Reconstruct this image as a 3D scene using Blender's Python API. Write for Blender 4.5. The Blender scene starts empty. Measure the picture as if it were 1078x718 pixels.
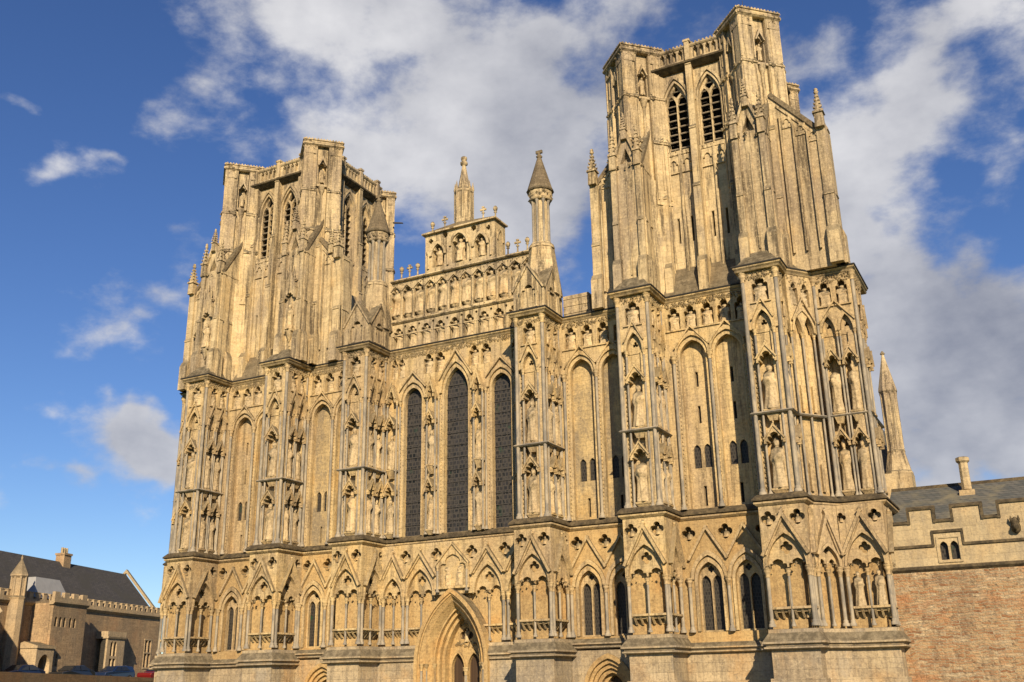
import bpy, bmesh, math, random
from mathutils import Vector, Matrix
from mathutils.geometry import tessellate_polygon
R = math.radians
random.seed(7)
sc = bpy.context.scene
COL = sc.collection

# ------------------------------------------------------------------ camera
cd = bpy.data.cameras.new('camera'); cam = bpy.data.objects.new('camera', cd); COL.objects.link(cam)
YAW, PITCH, ROLL = -0.485, 0.329, -0.017
_f = Vector((math.sin(YAW)*math.cos(PITCH), math.cos(YAW)*math.cos(PITCH), math.sin(PITCH)))
_r = Vector((math.cos(YAW), -math.sin(YAW), 0)); _u = _r.cross(_f)
_r2 = _r*math.cos(ROLL) + _u*math.sin(ROLL); _u2 = _u*math.cos(ROLL) - _r*math.sin(ROLL)
M = Matrix((_r2, _u2, -_f)).transposed().to_4x4(); M.translation = Vector((28.99, -48.07, 1.6))
cam.matrix_world = M
cd.sensor_width = 36; cd.lens = 36*1.064/1.078; cd.clip_end = 4000
sc.camera = cam

# ------------------------------------------------------------------ sky, sun, exposure
SUN_EL, SUN_AZ = R(27), R(33)      # azimuth measured from the front's normal towards the right (south)
sdir = Vector((math.sin(SUN_AZ)*math.cos(SUN_EL), -math.cos(SUN_AZ)*math.cos(SUN_EL), math.sin(SUN_EL)))
world = bpy.data.worlds.new('World'); sc.world = world; world.use_nodes = True
def build_world():
    nt = world.node_tree; N = nt.nodes; L = nt.links; N.clear()
    def nd(t, **k):
        n = N.new(t)
        for a, b in k.items(): setattr(n, a, b)
        return n
    def sock(n, i, v):
        if hasattr(v, 'is_output'): L.new(v, n.inputs[i])
        else: n.inputs[i].default_value = v
    def mth(op, *a, clamp=False):
        n = nd('ShaderNodeMath', operation=op, use_clamp=clamp)
        for i, v in enumerate(a): sock(n, i, v)
        return n.outputs[0]
    def vm(op, *a, out=0):
        n = nd('ShaderNodeVectorMath', operation=op)
        for i, v in enumerate(a): sock(n, i, v)
        return n.outputs[out]
    sky = nd('ShaderNodeTexSky', sky_type='NISHITA'); sky.sun_disc = False
    sky.sun_elevation = SUN_EL; sky.sun_rotation = math.atan2(sdir.x, sdir.y)
    sky.air_density = 1.0; sky.dust_density = 0.05; sky.ozone_density = 4.5
    D = nd('ShaderNodeTexCoord').outputs['Generated']
    # clouds: (azimuth, elevation, half width, half height, weight) in degrees about the place
    blobs = [(-38,33.5,7,4.5,.28),(-30,33,7.5,5.5,.56),(-25.5,31,6,4.5,.72),(-31,28,5,2.6,.45),(-25,24,3,3,.6),(-28,25.5,4,2,.4),(-39.5,29.8,2.6,1.3,.6),(-37,36.5,6,2,.5),
             (-4,28,5.5,3.4,.85),(-8.5,25,3,3.4,.7),(-1,30.5,3.4,2,.6),(-12,32,3,4,.4),(-18,36.4,4,1.6,.45),(-3.5,18,6,3,.9),(-2,13.5,8,3,.95),(-3,10.5,8,2.2,.8),(-7,19,3,2.2,.5),(-9,21,2.5,3,.4),
             (1.5,33.5,4,1.4,.3),(-48.8,12.7,2.6,1.7,1.3),(-46.4,11.9,2.2,1.5,1.2),(-48,13.4,1.8,1.1,.5),(-49,20.2,3,1.2,.34),(-50.3,17.6,2.4,1.0,.42),(-47,23,2.2,1.0,.38),
             (-56,29.3,3,.6,.45),(-53.7,26.6,1.3,.7,.45),(-51.5,27.8,1.2,.6,.42),(-53.7,14.2,1.3,1.0,.45),(-53.6,9.4,1.4,.7,.28),(-44,33,4,2.5,.34),
             (30,35,14,8,.6),(70,25,18,6,.6)]
    tot = None
    wn = nd('ShaderNodeTexNoise'); L.new(D, wn.inputs['Vector']); wn.inputs['Scale'].default_value = 9; wn.inputs['Detail'].default_value = 3
    wv = vm('SCALE', vm('SUBTRACT', wn.outputs['Color'], (.5,.5,.5)), (0,0,0)); 
    wv.node.inputs['Scale'].default_value = .16
    Dw = vm('ADD', D, wv)
    for az, el, wa, he, wt in blobs:
        a, e = R(az), R(el)
        c = Vector((math.sin(a)*math.cos(e), math.cos(a)*math.cos(e), math.sin(e)))
        t1 = Vector((math.cos(a), -math.sin(a), 0)); t2 = t1.cross(c)
        if t2.z < 0: t2 = -t2
        x = mth('MULTIPLY', vm('DOT_PRODUCT', Dw, tuple(t1), out=1), 1/math.tan(R(wa)))
        y0 = mth('SUBTRACT', vm('DOT_PRODUCT', Dw, tuple(t2), out=1), 0)
        y = mth('MULTIPLY', y0, 1/math.tan(R(he)))
        front = mth('GREATER_THAN', vm('DOT_PRODUCT', D, tuple(c), out=1), 0)
        rr = mth('ADD', mth('MULTIPLY', x, x), mth('MULTIPLY', y, y))
        b = mth('MULTIPLY', mth('MULTIPLY', mth('POWER', 2.718, mth('MULTIPLY', rr, -0.85)), wt), front)
        tot = b if tot is None else mth('ADD', tot, b)
    n1 = nd('ShaderNodeTexNoise'); mp = nd('ShaderNodeMapping'); L.new(D, mp.inputs['Vector']); mp.inputs['Scale'].default_value = (1, 1, 1.6)
    L.new(mp.outputs[0], n1.inputs['Vector']); n1.inputs['Scale'].default_value = 8.5; n1.inputs['Detail'].default_value = 9; n1.inputs['Roughness'].default_value = .60; n1.inputs['Distortion'].default_value = .06
    dens = mth('ADD', tot, mth('MULTIPLY', mth('SUBTRACT', n1.outputs['Fac'], .5), 2.3))
    mr = nd('ShaderNodeMapRange', interpolation_type='SMOOTHSTEP'); L.new(dens, mr.inputs['Value'])
    mr.inputs['From Min'].default_value = .24; mr.inputs['From Max'].default_value = .90
    fac = mth('MULTIPLY', mr.outputs[0], .93)
    n2 = nd('ShaderNodeTexNoise'); mp2 = nd('ShaderNodeMapping'); L.new(D, mp2.inputs['Vector']); mp2.inputs['Location'].default_value = (3.1, 1.7, .06)
    L.new(mp2.outputs[0], n2.inputs['Vector']); n2.inputs['Scale'].default_value = 4.2; n2.inputs['Detail'].default_value = 5
    shade = mth('ADD', mth('MULTIPLY', mth('SUBTRACT', n2.outputs['Fac'], .5), 2.4), mth('MULTIPLY', mth('SUBTRACT', n1.outputs['Fac'], .5), 1.0))
    shade = mth('ADD', shade, .5, clamp=True)
    cm = nd('ShaderNodeMix', data_type='RGBA'); L.new(shade, cm.inputs['Factor'])
    cm.inputs['A'].default_value = (.22, .235, .29, 1); cm.inputs['B'].default_value = (.74, .73, .735, 1)
    bg1 = nd('ShaderNodeBackground'); hs = nd('ShaderNodeHueSaturation'); hs.inputs['Saturation'].default_value = 1.12; hs.inputs['Hue'].default_value = .512
    L.new(sky.outputs[0], hs.inputs['Color']); L.new(hs.outputs[0], bg1.inputs['Color']); bg1.inputs['Strength'].default_value = SKY
    bg2 = nd('ShaderNodeBackground'); L.new(cm.outputs['Result'], bg2.inputs['Color']); bg2.inputs['Strength'].default_value = CLOUD
    ms = nd('ShaderNodeMixShader'); L.new(fac, ms.inputs[0]); L.new(bg1.outputs[0], ms.inputs[1]); L.new(bg2.outputs[0], ms.inputs[2])
    out = nd('ShaderNodeOutputWorld'); L.new(ms.outputs[0], out.inputs[0])
SKY, CLOUD = 0.077, 0.82
build_world()
sd = bpy.data.lights.new('sun', 'SUN'); sun = bpy.data.objects.new('sun', sd); COL.objects.link(sun)
sd.energy = 5.0; sd.angle = R(.55); sd.color = (1, .82, .58)
sun.rotation_euler = sdir.to_track_quat('Z', 'Y').to_euler(); sun.location = sdir*200
sc.view_settings.view_transform = 'Standard'; sc.view_settings.look = 'None'
sc.view_settings.exposure = 0.53; sc.view_settings.gamma = 1; sc.view_settings.use_curve_mapping = False

# ------------------------------------------------------------------ materials
class NT:
    def __init__(s, name):
        s.m = bpy.data.materials.new(name); s.m.use_nodes = True
        s.N = s.m.node_tree.nodes; s.L = s.m.node_tree.links
        s.b = s.N['Principled BSDF']
        g = s.N.new('ShaderNodeNewGeometry'); s.pos = g.outputs['Position']; s.nor = g.outputs['Normal']
        sp = s.N.new('ShaderNodeSeparateXYZ'); s.L.new(s.pos, sp.inputs[0]); s.x, s.y, s.z = sp.outputs
    def set(s, n, i, v):
        if hasattr(v, 'is_output'): s.L.new(v, n.inputs[i])
        else: n.inputs[i].default_value = v
    def math(s, op, *a, clamp=False):
        n = s.N.new('ShaderNodeMath'); n.operation = op; n.use_clamp = clamp
        for i, v in enumerate(a): s.set(n, i, v)
        return n.outputs[0]
    def comb(s, x, y, z):
        n = s.N.new('ShaderNodeCombineXYZ')
        for i, v in enumerate((x, y, z)): s.set(n, i, v)
        return n.outputs[0]
    def noise(s, vec, scale, detail=4, rough=.55, col=False):
        n = s.N.new('ShaderNodeTexNoise'); s.L.new(vec, n.inputs['Vector'])
        n.inputs['Scale'].default_value = scale; n.inputs['Detail'].default_value = detail; n.inputs['Roughness'].default_value = rough
        return n.outputs['Color' if col else 'Fac']
    def scalev(s, v):
        n = s.N.new('ShaderNodeVectorMath'); n.operation = 'MULTIPLY'; s.L.new(s.pos, n.inputs[0]); n.inputs[1].default_value = v
        return n.outputs[0]
    def ramp(s, f, a, b, lo=0., hi=1.):
        n = s.N.new('ShaderNodeMapRange'); n.interpolation_type = 'SMOOTHSTEP'; s.L.new(f, n.inputs[0])
        n.inputs[1].default_value = a; n.inputs[2].default_value = b; n.inputs[3].default_value = lo; n.inputs[4].default_value = hi
        return n.outputs[0]
    def mix(s, f, a, b, mode='MIX'):
        n = s.N.new('ShaderNodeMix'); n.data_type = 'RGBA'; n.blend_type = mode
        s.set(n, 'Factor', f)
        for k, v in (('A', a), ('B', b)):
            if hasattr(v, 'is_output'): s.L.new(v, n.inputs[k])
            else: n.inputs[k].default_value = (*v, 1) if len(v) == 3 else v
        return n.outputs['Result']
    def brick(s, w, h, c1, c2, cm, mortar=.012, bias=0., vec=None, smooth=.2):
        n = s.N.new('ShaderNodeTexBrick')
        if vec is None: vec = s.comb(s.math('ADD', s.x, s.y), s.z, 0.)
        s.L.new(vec, n.inputs['Vector'])
        n.inputs['Color1'].default_value = (*c1, 1); n.inputs['Color2'].default_value = (*c2, 1); n.inputs['Mortar'].default_value = (*cm, 1)
        n.inputs['Scale'].default_value = 1; n.inputs['Mortar Size'].default_value = mortar; n.inputs['Mortar Smooth'].default_value = smooth
        n.inputs['Bias'].default_value = bias; n.inputs['Brick Width'].default_value = w; n.inputs['Row Height'].default_value = h
        return n.outputs['Color'], n.outputs['Fac']
    def done(s, col, rough=.9, bump=None, strength=.4, dist=.03, spec=.25):
        s.set(s.b, 'Base Color', col if hasattr(col, 'is_output') else (*col, 1))
        s.b.inputs['Specular IOR Level'].default_value = spec
        s.set(s.b, 'Roughness', rough)
        if bump is not None:
            n = s.N.new('ShaderNodeBump'); n.inputs['Strength'].default_value = strength; n.inputs['Distance'].default_value = dist
            s.L.new(bump, n.inputs['Height']); s.L.new(n.outputs[0], s.b.inputs['Normal'])
        return s.m

def stone(name, base, warm, grey, dark, course=(.72, .34), greyamt=.5, streak=.5, joint=.5, blotch=.3, spk=.55, lichen=(.085, .07, .045)):
    t = NT(name)
    lite = tuple(min(1, c*(1+.14*joint)) for c in base); dk = tuple(c*(1-.20*joint) for c in base)
    v = t.N.new('ShaderNodeVectorMath'); v.operation = 'ADD'; t.L.new(t.comb(t.math('ADD', t.x, t.y), t.z, 0.), v.inputs[0])
    nz = t.noise(t.pos, 1.7, 3, col=True); w_ = t.N.new('ShaderNodeVectorMath'); w_.operation = 'SCALE'; t.L.new(nz, w_.inputs[0]); w_.inputs['Scale'].default_value = .06; t.L.new(w_.outputs[0], v.inputs[1])
    bc, bf = t.brick(course[0], course[1], lite, dk, tuple(c*(1-joint*.35) for c in base), mortar=.010, vec=v.outputs[0], smooth=.6)
    b2, _ = t.brick(course[0]*1.37, course[1], (1.14, 1.12, 1.06), (.76, .74, .70), (1, 1, 1), mortar=.004, vec=v.outputs[0])
    bc = t.mix(.8*joint, bc, b2, 'MULTIPLY')
    warmf = t.ramp(t.noise(t.pos, .55, 4), .48, .7)
    col = t.mix(warmf, bc, t.mix(.65, bc, warm))
    big = t.ramp(t.noise(t.scalev((.5, .5, .22)), 1.0, 8, .70), .46, .60)
    col = t.mix(t.math('MULTIPLY', big, greyamt), col, grey)
    col = t.mix(t.ramp(t.noise(t.scalev((.16, .16, .07)), 1.0, 3, .6), .46, .62, 0, .5), col, (grey[0]*.8, grey[1]*.74, grey[2]*.68))
    st = t.ramp(t.noise(t.scalev((2.6, 2.6, .16)), 1.0, 8, .76), .47, .62)
    col = t.mix(t.math('MULTIPLY', st, streak), col, dark)
    blot = t.ramp(t.noise(t.pos, 1.9, 9, .78), .50, .64)
    col = t.mix(t.math('MULTIPLY', blot, blotch), col, dark)
    fine = t.noise(t.pos, 8, 6, .75)
    col = t.mix(t.ramp(fine, .51, .64, 0, spk), col, dark)
    col = t.mix(t.ramp(fine, .48, .36, 0, .4), col, tuple(min(1, c*1.25) for c in base))
    sp = t.N.new('ShaderNodeSeparateXYZ'); t.L.new(t.nor, sp.inputs[0])
    up = t.ramp(sp.outputs[2], .2, .6)
    li = t.mix(t.ramp(t.noise(t.pos, 3.0, 6, .75), .4, .66), lichen, tuple(c*2.6 for c in lichen))
    col = t.mix(t.math('MULTIPLY', up, .9), col, li)
    h = t.math('ADD', t.noise(t.pos, 7, 8, .78), t.math('MULTIPLY', bf, -.35*joint))
    return t.done(col, .95, h, .8, .05, .12)
MAT = {}
MAT['stone'] = stone('golden_stone', (.56, .42, .215), (.56, .36, .135), (.37, .29, .20), (.115, .085, .052), greyamt=.45, streak=.62, joint=.45, blotch=.26, spk=.4, course=(.62, .3))
MAT['tower'] = stone('weathered_tower_stone', (.56, .44, .255), (.54, .385, .185), (.30, .24, .17), (.085, .066, .044), course=(.66, .33), greyamt=.75, streak=.9, joint=.5, blotch=.22, spk=.3)
MAT['plinth'] = stone('plinth_stone', (.46, .365, .23), (.46, .28, .12), (.30, .26, .20), (.15, .12, .085), course=(.9, .42), greyamt=.8, streak=.5, joint=.75)
MAT['orange'] = stone('orange_stone', (.50, .345, .155), (.50, .285, .10), (.33, .25, .14), (.15, .095, .05), course=(.55, .28), greyamt=.3, streak=.3, joint=.3)
MAT['statue'] = stone('statue_stone', (.57, .435, .245), (.52, .34, .15), (.34, .285, .20), (.11, .08, .05), course=(50, 50), greyamt=.5, streak=.45, joint=0)
MAT['patch'] = stone('patched_panel_stone', (.50, .375, .19), (.50, .33, .13), (.22, .18, .125), (.16, .13, .09), course=(.5, .24), greyamt=.85, streak=.3, joint=.5)
t = NT('blue_lias_shaft'); MAT['shaft'] = t.done(t.mix(t.ramp(t.noise(t.scalev((1, 1, .5)), 2.2, 7, .75), .38, .62), (.185, .165, .135), (.36, .30, .21)), .8, t.noise(t.pos, 8, 4), .3, .02, .3)
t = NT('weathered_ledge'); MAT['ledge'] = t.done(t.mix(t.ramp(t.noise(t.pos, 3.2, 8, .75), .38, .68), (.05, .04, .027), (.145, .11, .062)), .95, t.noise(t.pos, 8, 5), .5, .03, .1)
MAT['roofstone'] = stone('grey_roof_stone', (.22, .175, .11), (.24, .17, .09), (.15, .12, .085), (.07, .055, .036), course=(.6, .22), greyamt=.6, streak=.5, joint=.8, blotch=.5)
t = NT('dark_lead_flashing'); MAT['flash'] = t.done((.035, .032, .028), .8)
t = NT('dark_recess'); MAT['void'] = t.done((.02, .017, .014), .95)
def leaded(name, col1, col2, cell, lead):
    t = NT(name)
    c, f = t.brick(cell[0], cell[1], col1, col2, lead, mortar=.028, smooth=.1)
    n = t.noise(t.pos, 1.1, 3); col = t.mix(t.ramp(n, .62, .75), c, (.02, .05, .03))
    col = t.mix(t.ramp(t.noise(t.pos, 5, 4), .45, .7), col, lead)
    return t.done(col, .5, t.noise(t.pos, 11, 2), .3, .02, .18)
MAT['lead_glass'] = leaded('leaded_stained_glass', (.034, .032, .034), (.009, .011, .013), (.24, .25), (.058, .052, .046))
MAT['glass'] = leaded('dark_window_glass', (.016, .014, .013), (.026, .024, .022), (.14, .18), (.05, .044, .036))
t = NT('lead_bars'); MAT['leadbar'] = t.done((.055, .05, .045), .6)
t = NT('oak_door'); c, f = t.brick(9, .17, (.07, .042, .024), (.05, .03, .018), (.03, .02, .012), vec=t.comb(t.z, t.math('ADD', t.x, t.y), 0.)); MAT['wood'] = t.done(c, .7, f, .3, .02)
t = NT('louvre_board'); MAT['louvre'] = t.done(t.mix(t.noise(t.pos, 3, 4), (.22, .18, .13), (.36, .30, .21)), .9)
t = NT('roof_slates'); c, f = t.brick(.3, .2, (.075, .08, .075), (.12, .115, .10), (.04, .04, .038), vec=t.comb(t.math('ADD', t.x, t.y), t.math('MULTIPLY', t.z, 1.4), 0.))
c = t.mix(t.ramp(t.noise(t.pos, .7, 5, .65), .45, .7), c, (.17, .15, .10)); MAT['slate'] = t.done(c, .8, f, .5, .03)
t = NT('dark_roof_tiles'); c, f = t.brick(.3, .25, (.052, .05, .05), (.075, .07, .066), (.026, .025, .025), vec=t.comb(t.math('ADD', t.x, t.y), t.math('MULTIPLY', t.z, 1.4), 0.)); MAT['tiles'] = t.done(t.mix(t.ramp(t.noise(t.pos, .5, 4), .4, .7), c, (.055, .052, .045)), .85, f, .4, .03)
t = NT('lead_roof'); MAT['lead'] = t.done(t.mix(t.noise(t.pos, 1.5, 4), (.22, .22, .22), (.36, .36, .35)), .6)
t = NT('red_rubble_wall')
v = t.N.new('ShaderNodeVectorMath'); v.operation = 'ADD'; t.L.new(t.comb(t.math('ADD', t.x, t.y), t.z, 0.), v.inputs[0])
nz = t.noise(t.pos, 2.3, 4, col=True); w_ = t.N.new('ShaderNodeVectorMath'); w_.operation = 'SCALE'; t.L.new(nz, w_.inputs[0]); w_.inputs['Scale'].default_value = .30; t.L.new(w_.outputs[0], v.inputs[1])
c, f = t.brick(.42, .13, (.33, .165, .075), (.48, .33, .18), (.42, .32, .19), mortar=.022, vec=v.outputs[0])
c2, f2 = t.brick(.63, .13, (.56, .43, .26), (.24, .11, .05), (.40, .32, .21), mortar=.022, vec=v.outputs[0])
c = t.mix(t.ramp(t.noise(t.scalev((1, 1, 2.2)), 1.6, 5, .7), .42, .6), c, c2)
c = t.mix(t.ramp(t.noise(t.scalev((1, 1, 1.6)), .5, 5, .65), .5, .66, 0, .7), c, (.42, .19, .08))
c = t.mix(t.ramp(t.noise(t.pos, 3.5, 8, .78), .51, .64, 0, .65), c, (.13, .085, .05))
c = t.mix(t.ramp(t.noise(t.scalev((1.2, 1.2, .3)), .6, 6, .7), .50, .66, 0, .4), c, (.16, .11, .07))
MAT['rubble'] = t.done(c, .95, t.math('ADD', t.math('MULTIPLY', f, -1.2), t.noise(t.pos, 6, 6, .7)), 1., .12)
MAT['deanery'] = stone('deanery_rubble', (.44, .31, .18), (.46, .27, .14), (.24, .19, .13), (.13, .10, .07), course=(.5, .2), greyamt=.5, streak=.3, joint=.7)
MAT['dressing'] = stone('deanery_dressings', (.50, .38, .23), (.50, .35, .18), (.30, .25, .18), (.17, .13, .09), course=(.8, .4), greyamt=.4, streak=.3, joint=.4)
MAT['parapet'] = stone('parapet_ashlar', (.46, .36, .21), (.46, .32, .16), (.36, .31, .22), (.20, .165, .12), course=(.9, .42), greyamt=.35, streak=.35, joint=.5)
t = NT('orange_render'); MAT['orender'] = t.done(t.mix(t.ramp(t.noise(t.pos, .9, 5), .4, .65), (.42, .17, .06), (.36, .19, .09)), .95, t.noise(t.pos, 6, 4), .3)
t = NT('green_grass'); MAT['grass'] = t.done(t.mix(t.noise(t.pos, 1.5, 6, .7), (.045, .08, .02), (.08, .11, .035)), .95, t.noise(t.pos, 14, 4), .6, .05)
t = NT('grey_asphalt'); MAT['asphalt'] = t.done(t.mix(t.noise(t.pos, 5, 5), (.045, .045, .045), (.07, .068, .064)), .9, t.noise(t.pos, 30, 3), .3, .01)
t = NT('paving_flags'); c, f = t.brick(.9, .6, (.30, .26, .19), (.25, .22, .17), (.14, .12, .09), vec=t.comb(t.x, t.y, 0.)); MAT['paving'] = t.done(c, .9, f, .3, .02)
MAT['oldwall'] = stone('boundary_wall_stone', (.13, .085, .05), (.14, .07, .035), (.11, .085, .06), (.05, .04, .03), course=(.4, .14), greyamt=.5, streak=.3, joint=.7)
t = NT('climber_leaves'); MAT['leaf'] = t.done(t.mix(t.noise(t.pos, 4, 3), (.05, .055, .02), (.10, .075, .035)), .8)
def paint(name, c):
    t = NT(name); t.b.inputs['Coat Weight'].default_value = .8; t.b.inputs['Metallic'].default_value = .3
    return t.done(t.mix(t.noise(t.pos, 3, 2), c, tuple(v*.9 for v in c)), .35, spec=.5)
MAT['navy'] = paint('navy_car_paint', (.012, .018, .045)); MAT['black'] = paint('dark_car_paint', (.02, .022, .025))
MAT['blue'] = paint('blue_car_paint', (.012, .028, .08)); MAT['red'] = paint('red_car_paint', (.2, .012, .012))
t = NT('car_glass'); MAT['carglass'] = t.done((.015, .018, .022), .06, spec=.6)
t = NT('tyre_rubber'); MAT['tyre'] = t.done((.02, .02, .02), .9)
t = NT('alloy'); t.b.inputs['Metallic'].default_value = .9; MAT['alloy'] = t.done((.5, .5, .5), .35)
t = NT('lamp_lens'); MAT['lens'] = t.done((.7, .7, .68), .15, spec=.6)
t = NT('blue_board'); MAT['board'] = t.done((.03, .06, .22), .5)
t = NT('flag_pole_iron'); MAT['iron'] = t.done((.06, .055, .05), .6)

# ------------------------------------------------------------------ mesh building
class MB:
    def __init__(s): s.v = []; s.f = []; s.m = []; s.s = []
    def add(s, vs, fs, mat=0, smooth=False):
        b = len(s.v); s.v += [tuple(p) for p in vs]
        for f in fs: s.f.append(tuple(b+i for i in f)); s.m.append(mat); s.s.append(smooth)
class F:                                   # a vertical face: a runs along it, o points out of it, z is up
    def __init__(s, x, y, deg=0.):
        a = R(deg); s.x, s.y = x, y; s.u = (math.cos(a), math.sin(a)); s.n = (math.sin(a), -math.cos(a))
    def p(s, a, o, z): return (s.x+a*s.u[0]+o*s.n[0], s.y+a*s.u[1]+o*s.n[1], z)
WLOC = {}
def obj(name, mb, mats, parent=None, loc=None):
    """links one mesh object, its origin at the middle of its own base"""
    xs = [v[0] for v in mb.v]; ys = [v[1] for v in mb.v]; zs = [v[2] for v in mb.v]
    c = Vector(((min(xs)+max(xs))/2, (min(ys)+max(ys))/2, min(zs))) if loc is None else Vector(loc)
    me = bpy.data.meshes.new(name)
    me.from_pydata([(v[0]-c.x, v[1]-c.y, v[2]-c.z) for v in mb.v], [], mb.f)
    for m in ([mats] if isinstance(mats, str) else mats): me.materials.append(MAT[m])
    me.polygons.foreach_set('material_index', mb.m); me.polygons.foreach_set('use_smooth', mb.s)
    bm = bmesh.new(); bm.from_mesh(me); bmesh.ops.recalc_face_normals(bm, faces=bm.faces); bm.to_mesh(me); bm.free()
    o = bpy.data.objects.new(name, me); COL.objects.link(o)
    WLOC[o] = c
    if parent: o.parent = parent; o.location = c - WLOC[parent]
    else: o.location = c
    return o
def empty(name, loc, label, cat, group=None, kind=None):
    o = bpy.data.objects.new(name, None); COL.objects.link(o); o.location = loc; WLOC[o] = Vector(loc)
    return tag(o, label, cat, group)
def tag(o, label, cat, group=None):
    o['label'] = label; o['category'] = cat
    if group: o['group'] = group
    return o
def copyobj(src, parent=None, loc=(0, 0, 0)):
    o = src.copy(); COL.objects.link(o); WLOC[o] = Vector(loc)
    o.parent = parent; o.location = Vector(loc) - (WLOC[parent] if parent else Vector())
    return o
def box(mb, f, a0, a1, z0, z1, o0, o1, mat=0):
    P = [f.p(a, o, z) for z in (z0, z1) for a, o in ((a0, o0), (a1, o0), (a1, o1), (a0, o1))]
    mb.add(P, [(0, 1, 2, 3), (4, 5, 6, 7), (0, 1, 5, 4), (1, 2, 6, 5), (2, 3, 7, 6), (3, 0, 4, 7)], mat)
def profile(mb, f, a0, a1, prof, mat=0):  # a moulding: outline of (o, z) run from a0 to a1
    n = len(prof); P = [f.p(a, o, z) for a in (a0, a1) for o, z in prof]
    mb.add(P, [tuple(range(n)), tuple(range(n, 2*n))] + [(i, (i+1) % n, n+(i+1) % n, n+i) for i in range(n)], mat)
def plate(mb, f, outer, holes, o0, o1, mat=0, back=False):
    loops = [outer]+list(holes); pts = [q for l in loops for q in l]
    tri = tessellate_polygon([[Vector((a, z, 0)) for a, z in l] for l in loops])
    mb.add([f.p(a, o1, z) for a, z in pts], tri, mat)
    if back: mb.add([f.p(a, o0, z) for a, z in pts], tri, mat)
    for l in loops:
        n = len(l)
        mb.add([f.p(a, o, z) for o in (o0, o1) for a, z in l], [(i, (i+1) % n, n+(i+1) % n, n+i) for i in range(n)], mat)
def gothic(ac, hw, zs, za, n=7):           # left spring -> apex -> right spring
    h = max(za-zs, hw*1.001); r = (hw*hw+h*h)/(2*hw); th = math.asin(min(1, h/r)); L_ = []
    for i in range(n+1):
        t_ = th*i/n; L_.append((-hw+r-r*math.cos(t_), zs+(za-zs)*(r*math.sin(t_))/h))
    return [(ac+a, z) for a, z in L_] + [(ac-a, z) for a, z in L_[-2::-1]]
TRE = [(-1, 0), (-1, .22), (-.96, .38), (-.8, .48), (-.56, .45), (-.6, .62), (-.5, .82), (-.28, .96), (0, 1.06)]
def trefoil(ac, hw, zs, h):
    L_ = [(ac+x*hw, zs+z*h) for x, z in TRE]
    return L_+[(ac-x*hw, zs+z*h) for x, z in TRE[-2::-1]]
def quatre(ac, zc, r, k=4, n=24):
    out = []
    for i in range(n):
        t_ = 2*math.pi*i/n; s_ = 2*math.pi/k; ph = ((t_+s_/2) % s_)-s_/2
        d, rho = .52*r, .48*r; q = rho*rho-(d*math.sin(ph))**2
        rr = d*math.cos(ph)+math.sqrt(max(q, 0))
        out.append((ac+rr*math.sin(t_), zc+rr*math.cos(t_)))
    return out
def hole(arch, z0): return [(arch[0][0], z0)]+arch+[(arch[-1][0], z0)]
def archbar(mb, f, ac, hw0, hw1, zs, za0, za1, o0, o1, foot=None, mat=0, n=8):
    A = gothic(ac, hw0, zs, za0, n); B = gothic(ac, hw1, zs, za1, n)
    if foot is not None: A = hole(A, foot); B = hole(B, foot)
    k = len(A); P = [f.p(a, o, z) for o in (o0, o1) for L_ in (A, B) for a, z in L_]
    fs = []
    for i in range(k-1):
        fs += [(2*k+i, 2*k+i+1, 3*k+i+1, 3*k+i), (i, i+1, 2*k+i+1, 2*k+i), (k+i, k+i+1, 3*k+i+1, 3*k+i)]
    fs += [(0, k, 3*k, 2*k), (k-1, 2*k-1, 4*k-1, 3*k-1)]
    mb.add(P, fs, mat)
def bar(mb, f, p, q, w, o0, o1, mat=0):    # a bar between two (a, z) points, w wide below the line
    dx, dz = q[0]-p[0], q[1]-p[1]; l = math.hypot(dx, dz); nx, nz = dz/l*w, -dx/l*w
    if nz > 0: nx, nz = -nx, -nz
    pts = [p, q, (q[0]+nx, q[1]+nz), (p[0]+nx, p[1]+nz)]
    P = [f.p(a, o, z) for o in (o0, o1) for a, z in pts]
    mb.add(P, [(4, 5, 6, 7), (0, 1, 5, 4), (1, 2, 6, 5), (2, 3, 7, 6), (3, 0, 4, 7), (0, 1, 2, 3)], mat)
def gable(mb, f, a0, z0, am, zm, a1, z1, w, o0, o1, mat=0):
    bar(mb, f, (a0, z0), (am, zm), w, o0, o1, mat); bar(mb, f, (am, zm), (a1, z1), w, o0+.004, o1-.004, mat)
def lathe(mb, x, y, prof, n=8, mat=0, smooth=True, rot=0.):
    P = []; k = len(prof)
    for r, z in prof: P += [(x+r*math.cos(2*math.pi*i/n+rot), y+r*math.sin(2*math.pi*i/n+rot), z) for i in range(n)]
    fs = [(j*n+i, j*n+(i+1) % n, (j+1)*n+(i+1) % n, (j+1)*n+i) for j in range(k-1) for i in range(n)]
    mb.add(P, fs, mat, smooth); mb.add(P[:n], [tuple(range(n))], mat); mb.add(P[-n:], [tuple(range(n))], mat)
def frustum(mb, pts0, z0, pts1, z1, mat=0):
    n = len(pts0); mb.add([(x, y, z0) for x, y in pts0]+[(x, y, z1) for x, y in pts1],
        [(i, (i+1) % n, n+(i+1) % n, n+i) for i in range(n)]+[tuple(range(n)), tuple(range(n, 2*n))], mat)
def mitre(path, off):
    out = []; n = len(path)
    for i, p in enumerate(path):
        ds = []
        if i > 0: ds.append(Vector((p[0]-path[i-1][0], p[1]-path[i-1][1])).normalized())
        if i < n-1: ds.append(Vector((path[i+1][0]-p[0], path[i+1][1]-p[1])).normalized())
        ns = [Vector((d.y, -d.x)) for d in ds]
        if len(ns) == 1: m_ = ns[0]
        else: m_ = (ns[0]+ns[1])/max(.25, 1+ns[0].dot(ns[1]))
        out.append((p[0]+m_.x*off, p[1]+m_.y*off))
    return out
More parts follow.
